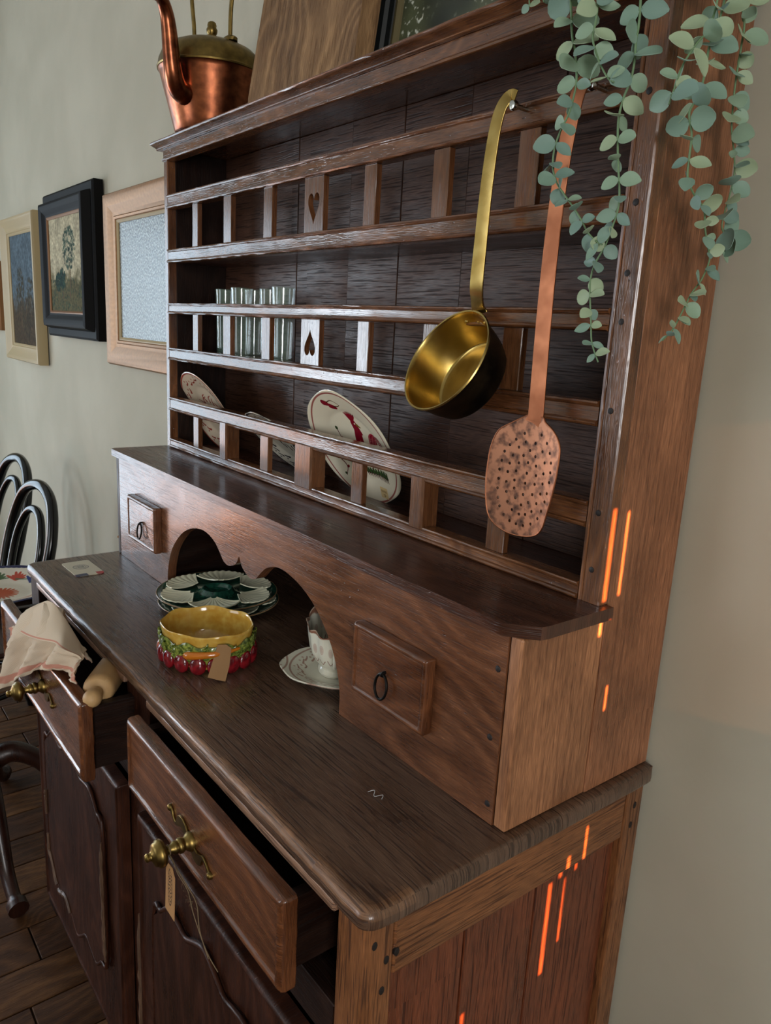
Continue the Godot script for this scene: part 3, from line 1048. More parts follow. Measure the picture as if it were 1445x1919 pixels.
func plate_rack() -> void:
	var t := thing("plate_rack", "dark wooden plate rack with rails, heart-cut slats and arched drawer box, standing on the sideboard", "plate rack")
	var xl := -1.3212
	var xr := -0.0161
	var zs := 0.1593
	# side of the box and side of the rack: rear plank full height, front plank of the box
	obj("side_board", bx(Vector3(xr - 0.020, 0.9205, 0.001), Vector3(xr, 1.864, 0.1395), 0.0015), M.side_old, t, 1)
	obj("side_board", bx(Vector3(xr - 0.020, 0.9205, 0.1400), Vector3(xr - 0.0004, 1.1645, 0.2884), 0.003), M.side, t, 1)
	obj("side_board", bx(Vector3(xl, 0.9205, 0.001), Vector3(xl + 0.020, 1.864, 0.1395), 0.0015), M.dark, t, 1)
	obj("side_board", bx(Vector3(xl, 0.9205, 0.1400), Vector3(xl + 0.020, 1.1645, 0.2884), 0.002), M.dark, t, 1)
	# stiles with a beaded inner edge
	var st := MB.new()
	st.extrude(PackedVector2Array([Vector2(xr, 0.1400), Vector2(xr, zs - 0.002), Vector2(xr - 0.002, zs), Vector2(xr - 0.024, zs), Vector2(xr - 0.0255, zs - 0.0016), Vector2(xr - 0.027, zs + 0.0006), Vector2(xr - 0.0295, zs + 0.001), Vector2(xr - 0.0312, zs - 0.001), Vector2(xr - 0.0314, 0.1400)]), 1, 1.1806, 1.838, 20, 0.0006, 3)
	obj("stile", st, M.rack, t, 1, 40)
	st = MB.new()
	st.extrude(PackedVector2Array([Vector2(xl, 0.1400), Vector2(xl, zs - 0.002), Vector2(xl + 0.002, zs), Vector2(xl + 0.018, zs), Vector2(xl + 0.0202, zs - 0.002), Vector2(xl + 0.0202, 0.1400)]), 1, 1.1806, 1.838, 12, 0.0006, 4)
	obj("stile", st, M.rack, t, 1, 40)
	for y in [1.563, 1.511, 1.636, 1.412, 1.292, 1.222, 1.745]:
		var pg := MB.new()
		pg.t = Transform3D(Basis(Vector3(1, 0, 0), Vector3(0, 0, 1), Vector3(0, -1, 0)), Vector3(xr - 0.0155, y, zs - 0.0008))
		pg.lathe([Vector2(0.0042, 0), Vector2(0.0036, 0.0014), Vector2(0.0015, 0.002), Vector2(0, 0.0021)], 8)
		obj("nail_head", pg, M.peg, t)
	# rails
	var a := xl + 0.0206
	var b := xr - 0.0318
	var ry := [[1.734, 1.7643], [1.6149, 1.6455], [1.5001, 1.5253], [1.3919, 1.4216], [1.2711, 1.3035], [1.1806, 1.2029]]
	for k in 6:
		var m := MB.new()
		m.extrude(rail_profile(zs, ry[k][0], ry[k][1]), 0, a, b, 60, 0.0011, 20 + k)
		obj("rail", m, M.rack, t, 0, 40)
	# the shelf boards behind rails two and four
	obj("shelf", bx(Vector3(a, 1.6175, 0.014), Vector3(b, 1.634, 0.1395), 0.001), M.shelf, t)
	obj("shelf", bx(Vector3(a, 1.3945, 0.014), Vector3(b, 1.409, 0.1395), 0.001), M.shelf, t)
	# slats, three rows of eight; the fourth of the upper rows is wide and pierced with a heart
	var sx := [[-1.1708, -1.1435], [-1.0187, -0.9846], [-0.8518, -0.8196], [-0.7069, -0.6477], [-0.5339, -0.5031], [-0.3707, -0.3383], [-0.2115, -0.1782]]
	for row in 3:
		var y0: float = [1.6457, 1.4218, 1.2031][row]
		var y1: float = [1.7338, 1.4999, 1.2709][row]
		for k in 7:
			var x0: float = sx[k][0]
			var x1: float = sx[k][1]
			var m := MB.new()
			if k == 3 and row < 2:
				var hr := heart((x0 + x1) / 2, lerpf(y0, y1, 0.50 if row == 0 else 0.42), 0.036, 0.055 if row == 0 else 0.049, 1 if row == 0 else -1)
				var o := PackedVector2Array()
				for q in [Vector2(x0, y0), Vector2(x1, y0), Vector2(x1, y1), Vector2(x0, y1)]:
					var nx: Vector2 = {Vector2(x0, y0): Vector2(x1, y0), Vector2(x1, y0): Vector2(x1, y1), Vector2(x1, y1): Vector2(x0, y1), Vector2(x0, y1): Vector2(x0, y0)}[q]
					for s in 8:
						o.append(q.lerp(nx, s / 8.0))
				m.cut_plate(o, [hr], zs - 0.007, 0.010, 0.008)
				obj("heart_slat", m, M.slat, t, 1, 30)
			elif row == 2 and k in [1, 3, 5]:
				x0 += 0.0015
				var d := 0.0035
				m.extrude(PackedVector2Array([Vector2(x0, zs - 0.024), Vector2(x0, zs + 0.004), Vector2(x0 + d, zs + 0.0075), Vector2(x1 - d, zs + 0.0075), Vector2(x1, zs + 0.004), Vector2(x1, zs - 0.024)]), 1, y0 - 0.0035, y1 + 0.0065, 4, 0.0005, k)
				obj("block_slat", m, M.slat, t, 1, 30)
			else:
				m.extrude(PackedVector2Array([Vector2(x0, zs - 0.012), Vector2(x0, zs - 0.0028), Vector2(x0 + 0.001, zs - 0.0018), Vector2(x1 - 0.001, zs - 0.0018), Vector2(x1, zs - 0.0028), Vector2(x1, zs - 0.012)]), 1, y0, y1, 4, 0.0009, k + row * 8)
				obj("slat", m, M.slat, t, 1, 30)
		if row == 1:
			var m := MB.new()
			m.extrude(PackedVector2Array([Vector2(-0.3675, zs - 0.012), Vector2(-0.3675, zs - 0.002), Vector2(-0.337, zs - 0.002), Vector2(-0.337, zs - 0.012)]), 1, y0, y1)
	# back boards
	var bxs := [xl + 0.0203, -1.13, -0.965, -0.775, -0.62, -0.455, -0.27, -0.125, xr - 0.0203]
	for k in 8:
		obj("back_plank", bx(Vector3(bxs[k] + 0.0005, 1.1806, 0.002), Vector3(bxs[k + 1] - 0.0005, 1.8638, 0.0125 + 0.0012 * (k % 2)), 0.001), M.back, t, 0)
	# frieze and cornice
	var fr := MB.new()
	fr.extrude(PackedVector2Array([Vector2(zs - 0.018, 1.8386), Vector2(zs + 0.002, 1.8386), Vector2(zs + 0.0042, 1.8402), Vector2(zs + 0.0045, 1.843), Vector2(zs + 0.0025, 1.8452), Vector2(zs + 0.0005, 1.8465), Vector2(zs + 0.0005, 1.8640), Vector2(zs - 0.018, 1.8640)]), 0, xl, xr, 50, 0.0008, 41)
	obj("frieze", fr, M.rack, t, 0, 40)
	var co := MB.new()
	co.extrude(PackedVector2Array([Vector2(0.001, 1.8642), Vector2(zs + 0.0045, 1.8642), Vector2(zs + 0.0065, 1.8658), Vector2(zs + 0.0060, 1.8676), Vector2(zs + 0.0085, 1.8692), Vector2(zs + 0.0165, 1.8722), Vector2(zs + 0.0205, 1.8740), Vector2(zs + 0.0218, 1.8765), Vector2(zs + 0.0212, 1.8785), Vector2(zs + 0.019, 1.8792), Vector2(0.001, 1.8792)]), 0, xl - 0.026, xr + 0.012, 60, 0.0009, 42)
	obj("cornice", co, M.rack, t, 0, 40)
	# the box: arched front, top board, inner cheeks
	var front := PackedVector2Array()
	front.append(Vector2(xl + 0.0206, 0.9206))
	front.append(Vector2(-1.013, 0.9206))
	var arch := []
	for q in [[-1.012, 0.945], [-1.007, 0.975], [-0.986, 1.017], [-0.942, 1.058], [-0.898, 1.081], [-0.853, 1.092], [-0.819, 1.093], [-0.785, 1.084], [-0.763, 1.069], [-0.747, 1.056], [-0.729, 1.052], [-0.710, 1.057], [-0.695, 1.066], [-0.6855, 1.081]]:
		arch.append(Vector3(q[0], q[1], 0))
	var sm := smooth(arch, 3)
	for q in sm:
		front.append(Vector2(q.x, q.y))
	for k in range(sm.size() - 1, -1, -1):
		var q: Vector3 = sm[k]
		front.append(Vector2(-0.6850 + (-0.6855 - q.x) + 0.001, q.y + 0.006 * smoothstep(-0.7, -0.85, q.x) * smoothstep(-1.01, -0.95, q.x)))
	front.append(Vector2(-0.358, 0.9206))
	front.append(Vector2(xr - 0.0206, 0.9206))
	front.append(Vector2(xr - 0.0206, 1.1645))
	front.append(Vector2(xl + 0.0206, 1.1645))
	var fb := MB.new()
	fb.extrude(front, 2, 0.270, 0.2888)
	obj("box_front", fb, M.box, t, 0, 30)
	var tb := MB.new()
	tb.extrude(PackedVector2Array([Vector2(xl - 0.004, 0.1604), Vector2(xl - 0.004, 0.292), Vector2(xl + 0.006, 0.3010), Vector2(-1.1, 0.3005), Vector2(-0.8, 0.3014), Vector2(-0.5, 0.3006), Vector2(-0.2, 0.3012), Vector2(-0.052, 0.3010), Vector2(-0.036, 0.2985), Vector2(-0.0060, 0.272), Vector2(-0.0042, 0.262), Vector2(-0.0040, 0.145), Vector2(-0.0158, 0.1445), Vector2(-0.0158, 0.1604)]), 1, 1.1648, 1.1804, 3, 0.0006, 9)
	tb.box(Vector3(xl + 0.0206, 1.1648, 0.0022), Vector3(xr - 0.0206, 1.1804, 0.1603), 0.0005)
	obj("box_top", tb, M.shelf, t, 0, 35)
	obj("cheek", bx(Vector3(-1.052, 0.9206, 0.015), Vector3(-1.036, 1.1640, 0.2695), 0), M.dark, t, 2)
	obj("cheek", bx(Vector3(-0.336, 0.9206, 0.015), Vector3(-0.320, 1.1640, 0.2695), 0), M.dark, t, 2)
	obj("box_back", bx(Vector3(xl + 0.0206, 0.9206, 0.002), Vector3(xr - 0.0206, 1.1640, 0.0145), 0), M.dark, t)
	for q in [Vector2(-0.049, 1.118), Vector2(-0.052, 1.030), Vector2(-0.046, 0.945)]:
		var pg := MB.new()
		pg.t = Transform3D(Basis(Vector3(1, 0, 0), Vector3(0, 0, 1), Vector3(0, -1, 0)), Vector3(q.x, q.y, 0.2886))
		pg.lathe([Vector2(0.0044, 0), Vector2(0.0038, 0.0010), Vector2(0.0015, 0.0014), Vector2(0, 0.0015)], 8)
		obj("nail_head", pg, M.peg, t)
	# two small drawers with ring pulls
	for q in [[-1.205, -1.041, 0.991, 1.0925, -1.1145, 1.046, 1], [-0.309, -0.152, 0.986, 1.091, -0.2330, 1.043, 0]]:
		var d := Node3D.new()
		put(d, "small_drawer", t)
		obj("drawer_front", moulded(q[0], q[1], q[2], q[3], 0.003, [Vector2(0.001, 0.2890), Vector2(0, 0.2905), Vector2(0, 0.302), Vector2(0.002, 0.3052), Vector2(0.0045, 0.3062), Vector2(0.0075, 0.3056), Vector2(0.009, 0.3040), Vector2(0.0115, 0.3046), Vector2(0.03, 0.3046)], 0.0010), M.box if q[6] else M.drawer, d)
		var r := MB.new()
		var ring := []
		for k in 24:
			var th := TAU * k / 24
			ring.append(Vector3(q[4] + 0.0125 * sin(th), q[5] - 0.019 + 0.0175 * cos(th), 0.3095 + 0.004 * (1 - cos(th)) * 0.5))
		r.loop_tube(ring, 0.0019, 8, Vector3(0, 0, 1))
		obj("ring_pull", r, M.iron, d, 0, 80)
		var s := MB.new()
		s.tube([Vector3(q[4], q[5], 0.303), Vector3(q[4], q[5], 0.309), Vector3(q[4], q[5] - 0.003, 0.3125), Vector3(q[4], q[5] - 0.0045, 0.309)], 0.0022, 7)
		obj("staple", s, M.iron, d)
	# knobs that carry the ladle and the skimmer, on the upper rail
	for q in [Vector3(-0.2020, 1.7660, 0), Vector3(-0.088, 1.764, 0)]:
		var kn := MB.new()
		kn.t = Transform3D(Basis(Vector3(1, 0, 0), Vector3(0, 0, 1), Vector3(0, -1, 0)), Vector3(q.x, 1.7560, zs))
		kn.lathe([Vector2(0.003, 0), Vector2(0.003, 0.018), Vector2(0.0055, 0.020), Vector2(0.0062, 0.0235), Vector2(0.005, 0.027), Vector2(0, 0.0285)], 12)
		obj("hook", kn, M.steel, t)


# ---------- what stands on the rack ----------
func aim(at: Vector3, n: Vector3, spin := 0.0) -> Transform3D:
	# y axis along n, -z as near to up as it goes
	n = n.normalized()
	var up := (Vector3.UP - n * n.y).normalized() if absf(n.y) < 0.95 else Vector3(0, 0, -1)
	var b := Basis(n.cross(up) * -1.0, n, -up)
	if b.determinant() < 0:
		b = Basis(n.cross(up), n, -up)
	return Transform3D(b * Basis(Vector3.UP, spin), at)

func ceramic(c: Color, rough := 0.12) -> StandardMaterial3D:
	var m := flat(c, rough)
	m.clearcoat_enabled = true
	m.clearcoat = 0.4
	m.clearcoat_roughness = 0.05
	return m

func plate_profile(r: float, deep: float) -> Array:
	return [Vector2(0.0, 0.0), Vector2(r * 0.50, 0.0), Vector2(r * 0.56, 0.002), Vector2(r * 0.66, deep * 0.55), Vector2(r * 0.95, deep * 0.9), Vector2(r * 0.99, deep), Vector2(r, deep + 0.0015), Vector2(r * 0.985, deep + 0.003), Vector2(r * 0.95, deep + 0.002), Vector2(r * 0.72, deep * 0.8), Vector2(r * 0.62, deep * 0.5), Vector2(r * 0.56, 0.006), Vector2(r * 0.3, 0.0050), Vector2(0.0, 0.0048)]

func rooster_picture() -> Image:
	var im := Image.create(512, 512, false, Image.FORMAT_RGB8)
	im.fill(Color(0.88, 0.84, 0.74))
	var red := Color(0.50, 0.07, 0.14, 0.95)
	var pink := Color(0.62, 0.20, 0.24, 0.9)
	for k in 300:                                    # rim line
		var th := TAU * k / 300.0
		dab(im, 256 + 246 * cos(th), 256 + 246 * sin(th), 4, Color(0.52, 0.20, 0.18, 0.7))
	# cherries at the top left
	for q in [Vector2(178, 62), Vector2(215, 78)]:
		stroke(im, [q - Vector2(12, 0), q + Vector2(10, 4)], 13, 11, red)
	stroke(im, [Vector2(190, 60), Vector2(225, 48), Vector2(262, 62)], 2.5, 1.5, Color(0.3, 0.2, 0.12))
	stroke(im, [Vector2(225, 78), Vector2(250, 74), Vector2(268, 66)], 2.5, 1.5, Color(0.3, 0.2, 0.12))
	# the bird: comb, head, beak, wattle, breast, wing strokes, tail plumes, legs and grass
	brush_shift = Vector2(26, -30)
	for k in 6:
		stroke(im, [Vector2(262, 172), Vector2(228 + k * 13, 138 - 8 * sin(k * 0.6))], 8, 4, red)
	stroke(im, [Vector2(265, 180), Vector2(272, 215), Vector2(262, 262), Vector2(268, 310)], 17, 30, red)
	stroke(im, [Vector2(284, 186), Vector2(304, 196)], 7, 1.5, Color(0.45, 0.36, 0.14))
	dab(im, 272, 182, 4, Color(0.9, 0.85, 0.75))
	stroke(im, [Vector2(286, 204), Vector2(296, 226)], 7, 4, red)
	for k in 7:
		stroke(im, [Vector2(262 + k * 5, 258 + k * 4), Vector2(300 + k * 6, 300 + k * 5), Vector2(330 + k * 7, 345)], 8, 3, pink if k % 2 else red)
	for k in 6:
		stroke(im, [Vector2(320 + k * 4, 322), Vector2(338 + k * 13, 232 - k * 3), Vector2(380 + k * 12, 218 + k * 12), Vector2(402 + k * 8, 268 + k * 14)], 6, 3, red if k % 2 else pink)
	stroke(im, [Vector2(286, 340), Vector2(282, 392)], 4, 3, red)
	stroke(im, [Vector2(312, 342), Vector2(316, 392)], 4, 3, red)
	for k in 26:
		stroke(im, [Vector2(232 + k * 6, 404), Vector2(229 + k * 6 + 5 * sin(k * 2.0), 384)], 6, 2, Color(0.22, 0.30 + 0.05 * sin(k * 1.7), 0.16, 0.9))
	for k in 13:
		stroke(im, [Vector2(235 + k * 12, 410), Vector2(240 + k * 12, 424)], 4, 1, Color(0.25, 0.10, 0.12, 0.9))
	brush_shift = Vector2.ZERO
	# sprigs
	for q in [[Vector2(152, 190), Vector2(160, 235), Vector2(168, 280)], [Vector2(170, 352), Vector2(205, 372), Vector2(212, 420)], [Vector2(92, 330), Vector2(130, 372), Vector2(120, 410)]]:
		stroke(im, q, 3, 1.5, Color(0.34, 0.12, 0.14))
		dab(im, q[0].x, q[0].y, 9, Color(0.18, 0.26, 0.14))
		dab(im, q[1].x + 6, q[1].y, 6, Color(0.45, 0.12, 0.14))
		dab(im, q[2].x - 4, q[2].y - 8, 6, Color(0.2, 0.24, 0.14))
	# paper price sticker at the foot
	for y in range(424, 470):
		for x in range(330, 382):
			im.set_pixel(x, y, Color(0.85, 0.74, 0.52))
	for k in 5:
		stroke(im, [Vector2(337 + k * 8, 436), Vector2(340 + k * 8, 444)], 1.6, 1.6, Color(0.45, 0.33, 0.2))
	stroke(im, [Vector2(350, 452), Vector2(350, 462)], 1.6, 1.6, Color(0.45, 0.33, 0.2))
	stroke(im, [Vector2(357, 452), Vector2(362, 457), Vector2(357, 462)], 1.4, 1.4, Color(0.45, 0.33, 0.2))
	return im

func rim_picture(ground: Color, ink: Color, sd: int, dense: int) -> Image:
	var im := Image.create(256, 256, false, Image.FORMAT_RGB8)
	im.fill(ground)
	var r := RandomNumberGenerator.new()
	r.seed = sd
	for k in 400:
		var th := TAU * k / 400.0
		dab(im, 128 + 124 * cos(th), 128 + 124 * sin(th), 2.5, Color(ink, 0.7))
	for k in dense:
		var th := TAU * k / dense
		var rr := 98 + 8 * sin(k * 2.3)
		var q := Vector2(128 + rr * cos(th), 128 + rr * sin(th))
		var d := Vector2(cos(th + 1.2), sin(th + 1.2)) * 9
		stroke(im, [q - d, q + d * 0.3 + Vector2(r.randf() * 4, 2), q + d], 2.4, 1.2, Color(ink, 0.85))
		dab(im, q.x + d.y, q.y - d.x, 3, Color(ink, 0.7))
	for k in 12:
		var th := TAU * k / 12 + 0.3
		var q := Vector2(128 + 38 * cos(th), 128 + 30 * sin(th))
		stroke(im, [q, q + Vector2(r.randf_range(-16, 16), -14), q + Vector2(r.randf_range(-20, 20), -22)], 3, 1.2, Color(ink, 0.7))
	return im

func on_the_rack() -> void:
	# three plates leaning forward against the rails
	var n := Vector3(0.0, -0.47, 0.883)
	var b := MB.new()
	b.lathe(plate_profile(0.118, 0.016), 72, 1.06, 1.0, 0.236, 6, 0.018)
	var plate := place("rooster_platter", b.mesh(60), painted(rooster_picture(), 0.1), self, aim(Vector3(-0.612, 1.2855, 0.086), n))
	tag(plate, "cream oval platter painted with a red rooster, leaning behind the lowest rail", "plate")
	b = MB.new()
	b.lathe(plate_profile(0.111, 0.016), 64, 1, 1, 0.222)
	tag(place("plate", b.mesh(60), painted(rim_picture(Color(0.83, 0.76, 0.66), Color(0.55, 0.22, 0.18), 3, 26), 0.12), self, aim(Vector3(-1.212, 1.2800, 0.084), n)), "cream plate with faded red flowers, leftmost of the plates on the rack", "plate")
	b = MB.new()
	b.lathe(plate_profile(0.105, 0.013), 64, 1, 1, 0.21, 10, 0.012)
	tag(place("plate", b.mesh(60), painted(rim_picture(Color(0.74, 0.71, 0.64), Color(0.13, 0.12, 0.15), 9, 34), 0.14), self, aim(Vector3(-0.872, 1.252, 0.078), Vector3(0, -0.72, 0.69))), "pale plate with dark scalloped border, tilted low between the two other plates", "plate")
	# five tumblers on the middle shelf
	var g := MB.new()
	g.lathe([Vector2(0, 0), Vector2(0.0180, 0), Vector2(0.0192, 0.002), Vector2(0.0205, 0.060), Vector2(0.0214, 0.098), Vector2(0.0224, 0.100), Vector2(0.0224, 0.104), Vector2(0.0216, 0.106), Vector2(0.0232, 0.146), Vector2(0.0240, 0.150), Vector2(0.0232, 0.152), Vector2(0.0222, 0.150), Vector2(0.0200, 0.104), Vector2(0.0190, 0.060), Vector2(0.0172, 0.010), Vector2(0.012, 0.008), Vector2(0, 0.008)], 36)
	var gm := g.mesh(45)
	for q in [[-1.047, 0.100, "green-tinged glass tumbler, larger and in front of the left group"], [-1.185, 0.070, "glass tumbler at the far left of the shelf, half behind a slat"], [-1.085, 0.048, "glass tumbler at the back, hidden behind the front left tumbler"], [-0.870, 0.100, "glass tumbler standing in front, nearest to the heart slat"], [-0.990, 0.062, "glass tumbler at the back of the right-hand pair"]]:
		tag(place("glass_tumbler", gm, M.glass, self, Transform3D(Basis(), Vector3(q[0], 1.4092, q[1]))), q[2], "glass", "tumblers on the middle shelf")
	kettle()
	# thick chopping board leaning on the wall
	var cb := MB.new()
	cb.extrude(PackedVector2Array([Vector2(-0.190, 0), Vector2(0.152, 0), Vector2(0.157, 0.02), Vector2(0.150, 0.50), Vector2(0.13, 0.535), Vector2(-0.14, 0.54), Vector2(-0.162, 0.51), Vector2(-0.194, 0.02)]), 2, -0.0175, 0.0175)
	var board := obj("chopping_board", cb, M.plank, self, 1, 30)
	board.transform = Transform3D(Basis(Vector3(1, 0, 0), -0.14) * Basis(Vector3(0, 0, 1), -0.012), Vector3(-0.752, 1.8835, 0.128))
	tag(board, "thick weathered wooden chopping board leaning on the wall beside the kettle", "board")
	# framed picture behind it
	var f := thing("framed_picture", "dark framed picture with mossy mottled print on top of the rack", "picture", Vector3(-0.392, 1.8795, 0.065))
	f.rotation.x = -0.13
	var fw := 0.48
	var fh := 0.44
	var fm := MB.new()
	frame_mesh(fm, fw, fh, [Vector2(0, 0), Vector2(0, 0.020), Vector2(0.004, 0.024), Vector2(0.016, 0.022), Vector2(0.020, 0.016), Vector2(0.030, 0.014), Vector2(0.034, 0.010), Vector2(0.034, 0)])
	obj("frame", fm, flat(Color(0.10, 0.11, 0.11), 0.4), f, 0, 30)
	var sm := MB.new()
	frame_mesh(sm, fw - 0.066, fh - 0.066, [Vector2(0, 0.002), Vector2(0, 0.013), Vector2(0.006, 0.014), Vector2(0.012, 0.010), Vector2(0.014, 0.002)], 0.033)
	obj("inner_frame", sm, flat(Color(0.42, 0.38, 0.26), 0.5, 0.4), f, 0, 30)
	var pc := MB.new()
	pc.own_uv = true
	pc.quad(Vector3(-fw / 2 + 0.046, 0.046, 0.006), Vector3(fw / 2 - 0.046, 0.046, 0.006), Vector3(fw / 2 - 0.046, fh - 0.046, 0.006), Vector3(-fw / 2 + 0.046, fh - 0.046, 0.006), Vector2(0, 1), Vector2(1, 1), Vector2(1, 0), Vector2(0, 0))
	var mm := flat(Color.WHITE, 0.35)
	mm.albedo_texture = moss()
	obj("print", pc, mm, f)

func moss() -> ImageTexture:
	var n := nimg(256, 256, 256, 256, 0.10, 91, 5)
	var n2 := nimg(256, 256, 256, 256, 0.012, 92, 2)
	var d := PackedByteArray()
	d.resize(256 * 256 * 3)
	for i in n.size():
		var c := Color(0.12, 0.14, 0.11).lerp(Color(0.34, 0.36, 0.26), n2[i] / 255.0)
		c = c.lerp(Color(0.78, 0.79, 0.74), clampf((n[i] / 255.0 - 0.66) * 8.0, 0, 1) * clampf((n2[i] / 255.0 - 0.3) * 3, 0, 1))
		d[i * 3] = int(c.r * 255); d[i * 3 + 1] = int(c.g * 255); d[i * 3 + 2] = int(c.b * 255)
	return tex(256, 256, d, Image.FORMAT_RGB8)

# a mitred frame in the x-y plane standing on y = 0; profile is (inset, height off the back)
func frame_mesh(b: MB, w: float, h: float, prof: Array, lift := 0.0) -> void:
	for k in prof.size() - 1:
		var i0: float = prof[k].x
		var i1: float = prof[k + 1].x
		var z0: float = prof[k].y
		var z1: float = prof[k + 1].y
		var c0 := [Vector3(-w / 2 + i0, i0 + lift, z0), Vector3(w / 2 - i0, i0 + lift, z0), Vector3(w / 2 - i0, h - i0 + lift, z0), Vector3(-w / 2 + i0, h - i0 + lift, z0)]
		var c1 := [Vector3(-w / 2 + i1, i1 + lift, z1), Vector3(w / 2 - i1, i1 + lift, z1), Vector3(w / 2 - i1, h - i1 + lift, z1), Vector3(-w / 2 + i1, h - i1 + lift, z1)]
		for s in 4:
			b.quad(c0[s], c0[(s + 1) % 4], c1[(s + 1) % 4], c1[s])

func kettle() -> void:
	var t := thing("kettle", "old copper kettle with swan-neck spout and domed brass lid, top of the rack", "kettle", Vector3(-1.178, 1.8795, 0.107))
	var b := MB.new()
	b.lathe([Vector2(0, 0), Vector2(0.074, 0), Vector2(0.079, 0.003), Vector2(0.0835, 0.02), Vector2(0.094, 0.06), Vector2(0.1035, 0.095), Vector2(0.1085, 0.114), Vector2(0.1105, 0.119), Vector2(0.1120, 0.121), Vector2(0.1105, 0.123)], 56)
	obj("body", b, M.copper, t)
	b = MB.new()
	b.lathe([Vector2(0.1085, 0.1215), Vector2(0.1135, 0.122), Vector2(0.1145, 0.125), Vector2(0.1125, 0.128), Vector2(0.1105, 0.140), Vector2(0.104, 0.155), Vector2(0.090, 0.168), Vector2(0.070, 0.177), Vector2(0.046, 0.183), Vector2(0.034, 0.185), Vector2(0.033, 0.188), Vector2(0.028, 0.190), Vector2(0.020, 0.194), Vector2(0.013, 0.1955), Vector2(0.0095, 0.1965), Vector2(0.0085, 0.1995), Vector2(0.011, 0.2035), Vector2(0.0118, 0.2095), Vector2(0.009, 0.214), Vector2(0.0098, 0.2175), Vector2(0.0085, 0.2225), Vector2(0.005, 0.225), Vector2(0, 0.2258)], 56)
	obj("lid", b, M.brass_old, t)
	# spout towards the room, swinging up and out
	var d := Vector3(0.435, 0, 0.90).normalized()
	b = MB.new()
	var path := []
	for q in [Vector2(0.078, 0.066), Vector2(0.094, 0.064), Vector2(0.110, 0.070), Vector2(0.125, 0.090), Vector2(0.134, 0.124), Vector2(0.141, 0.162), Vector2(0.149, 0.186), Vector2(0.163, 0.203), Vector2(0.182, 0.209), Vector2(0.194, 0.205)]:
		path.append(d * q.x + Vector3(0, q.y, 0) + Vector3(0.22, 0, -0.11) * maxf(0, q.x - 0.11))
	b.tube(smooth(path, 5), range(46).map(func(k): return lerpf(0.0290, 0.0098, pow(k / 45.0, 0.55)) + (0.0015 if k > 43 else 0.0)), 18)
	obj("spout", b, M.copper, t, 0, 80)
	# bail handle on two brass lugs
	b = MB.new()
	var hp := []
	var hd := Vector3(0.985, 0, -0.17)
	for q in [Vector2(-0.064, 0.179), Vector2(-0.066, 0.23), Vector2(-0.074, 0.29), Vector2(-0.066, 0.335), Vector2(0.0, 0.36), Vector2(0.066, 0.335), Vector2(0.074, 0.29), Vector2(0.066, 0.23), Vector2(0.064, 0.179)]:
		hp.append(hd * q.x + Vector3(0, q.y, 0))
	b.strap(smooth(hp, 5), Vector3(0.17, 0, 0.985), 0.0065, 0.010, 0.002)
	obj("handle", b, M.brass_old, t, 0, 60)
	for s in [-1, 1]:
		b = MB.new()
		b.t = Transform3D(Basis(), hd * 0.064 * s + Vector3(0, 0.1745, 0))
		b.lathe([Vector2(0.017, 0), Vector2(0.017, 0.006), Vector2(0.013, 0.009), Vector2(0.008, 0.011), Vector2(0, 0.0115)], 14, 1.25, 0.8)
		obj("handle_lug", b, M.brass_old, t)


# ---------- what stands on the worktop ----------
func on_the_counter() -> void:
	oyster_plate(Vector3(-0.872, 0.9203, 0.236), 0.2, "green majolica oyster plate with six shells, underneath the other oyster plate")
	oyster_plate(Vector3(-0.876, 0.9203 + 0.0165, 0.238), 0.75, "green majolica oyster plate with six cream shells, on top of its twin")
	vegetable_bowl()
	gravy_boat()
	# card
	var im := Image.create(128, 160, false, Image.FORMAT_RGB8)
	im.fill(Color(0.80, 0.77, 0.68))
	emblem(im, 66, 66, 34, 24, Color(0.35, 0.35, 0.36))
	for y in range(138, 160):
		for x in range(0, 34):
			im.set_pixel(x, y, Color(0.70, 0.28, 0.28))
		for x in range(74, 128):
			im.set_pixel(x, y, Color(0.28, 0.29, 0.36))
	var b := MB.new()
	b.own_uv = true
	var q := [Vector3(-0.056, 0, 0.030), Vector3(0.056, 0, 0.030), Vector3(0.056, 0, -0.030), Vector3(-0.056, 0, -0.030)]
	var ring := PackedVector3Array()
	var r0 := []
	for w in round_rect(-0.056, 0.056, -0.031, 0.031, 0.008):
		r0.append(w)
	var lo := PackedVector3Array()
	var hi := PackedVector3Array()
	for w in r0:
		lo.append(Vector3(w.x, 0, -w.y)); hi.append(Vector3(w.x, 0.0016, -w.y))
	b.rings([lo, hi], true, true, 0.112)
	for i in b.u.size():
		b.u[i] = Vector2(0.5 + (b.p[i].z) / 0.062, 0.5 + (b.p[i].x) / 0.112)
	var card := place("card", b.mesh(30), painted(im, 0.6), self, Transform3D(Basis(Vector3.UP, 0.03), Vector3(-1.232, 0.9204, 0.402)))
	tag(card, "cream rounded card with grey round emblem lying on worktop's far corner", "card")
	# crumbs of white thread on the worktop
	b = MB.new()
	b.tube(smooth([Vector3(-0.172, 0.9212, 0.372), Vector3(-0.166, 0.9245, 0.366), Vector3(-0.160, 0.9212, 0.371), Vector3(-0.154, 0.923, 0.362), Vector3(-0.150, 0.9212, 0.367)], 4), 0.0004, 5)
	tag(obj("lint", b, flat(Color(0.7, 0.7, 0.7), 0.9)), "tiny curl of white lint on the bare near end of worktop", "lint")

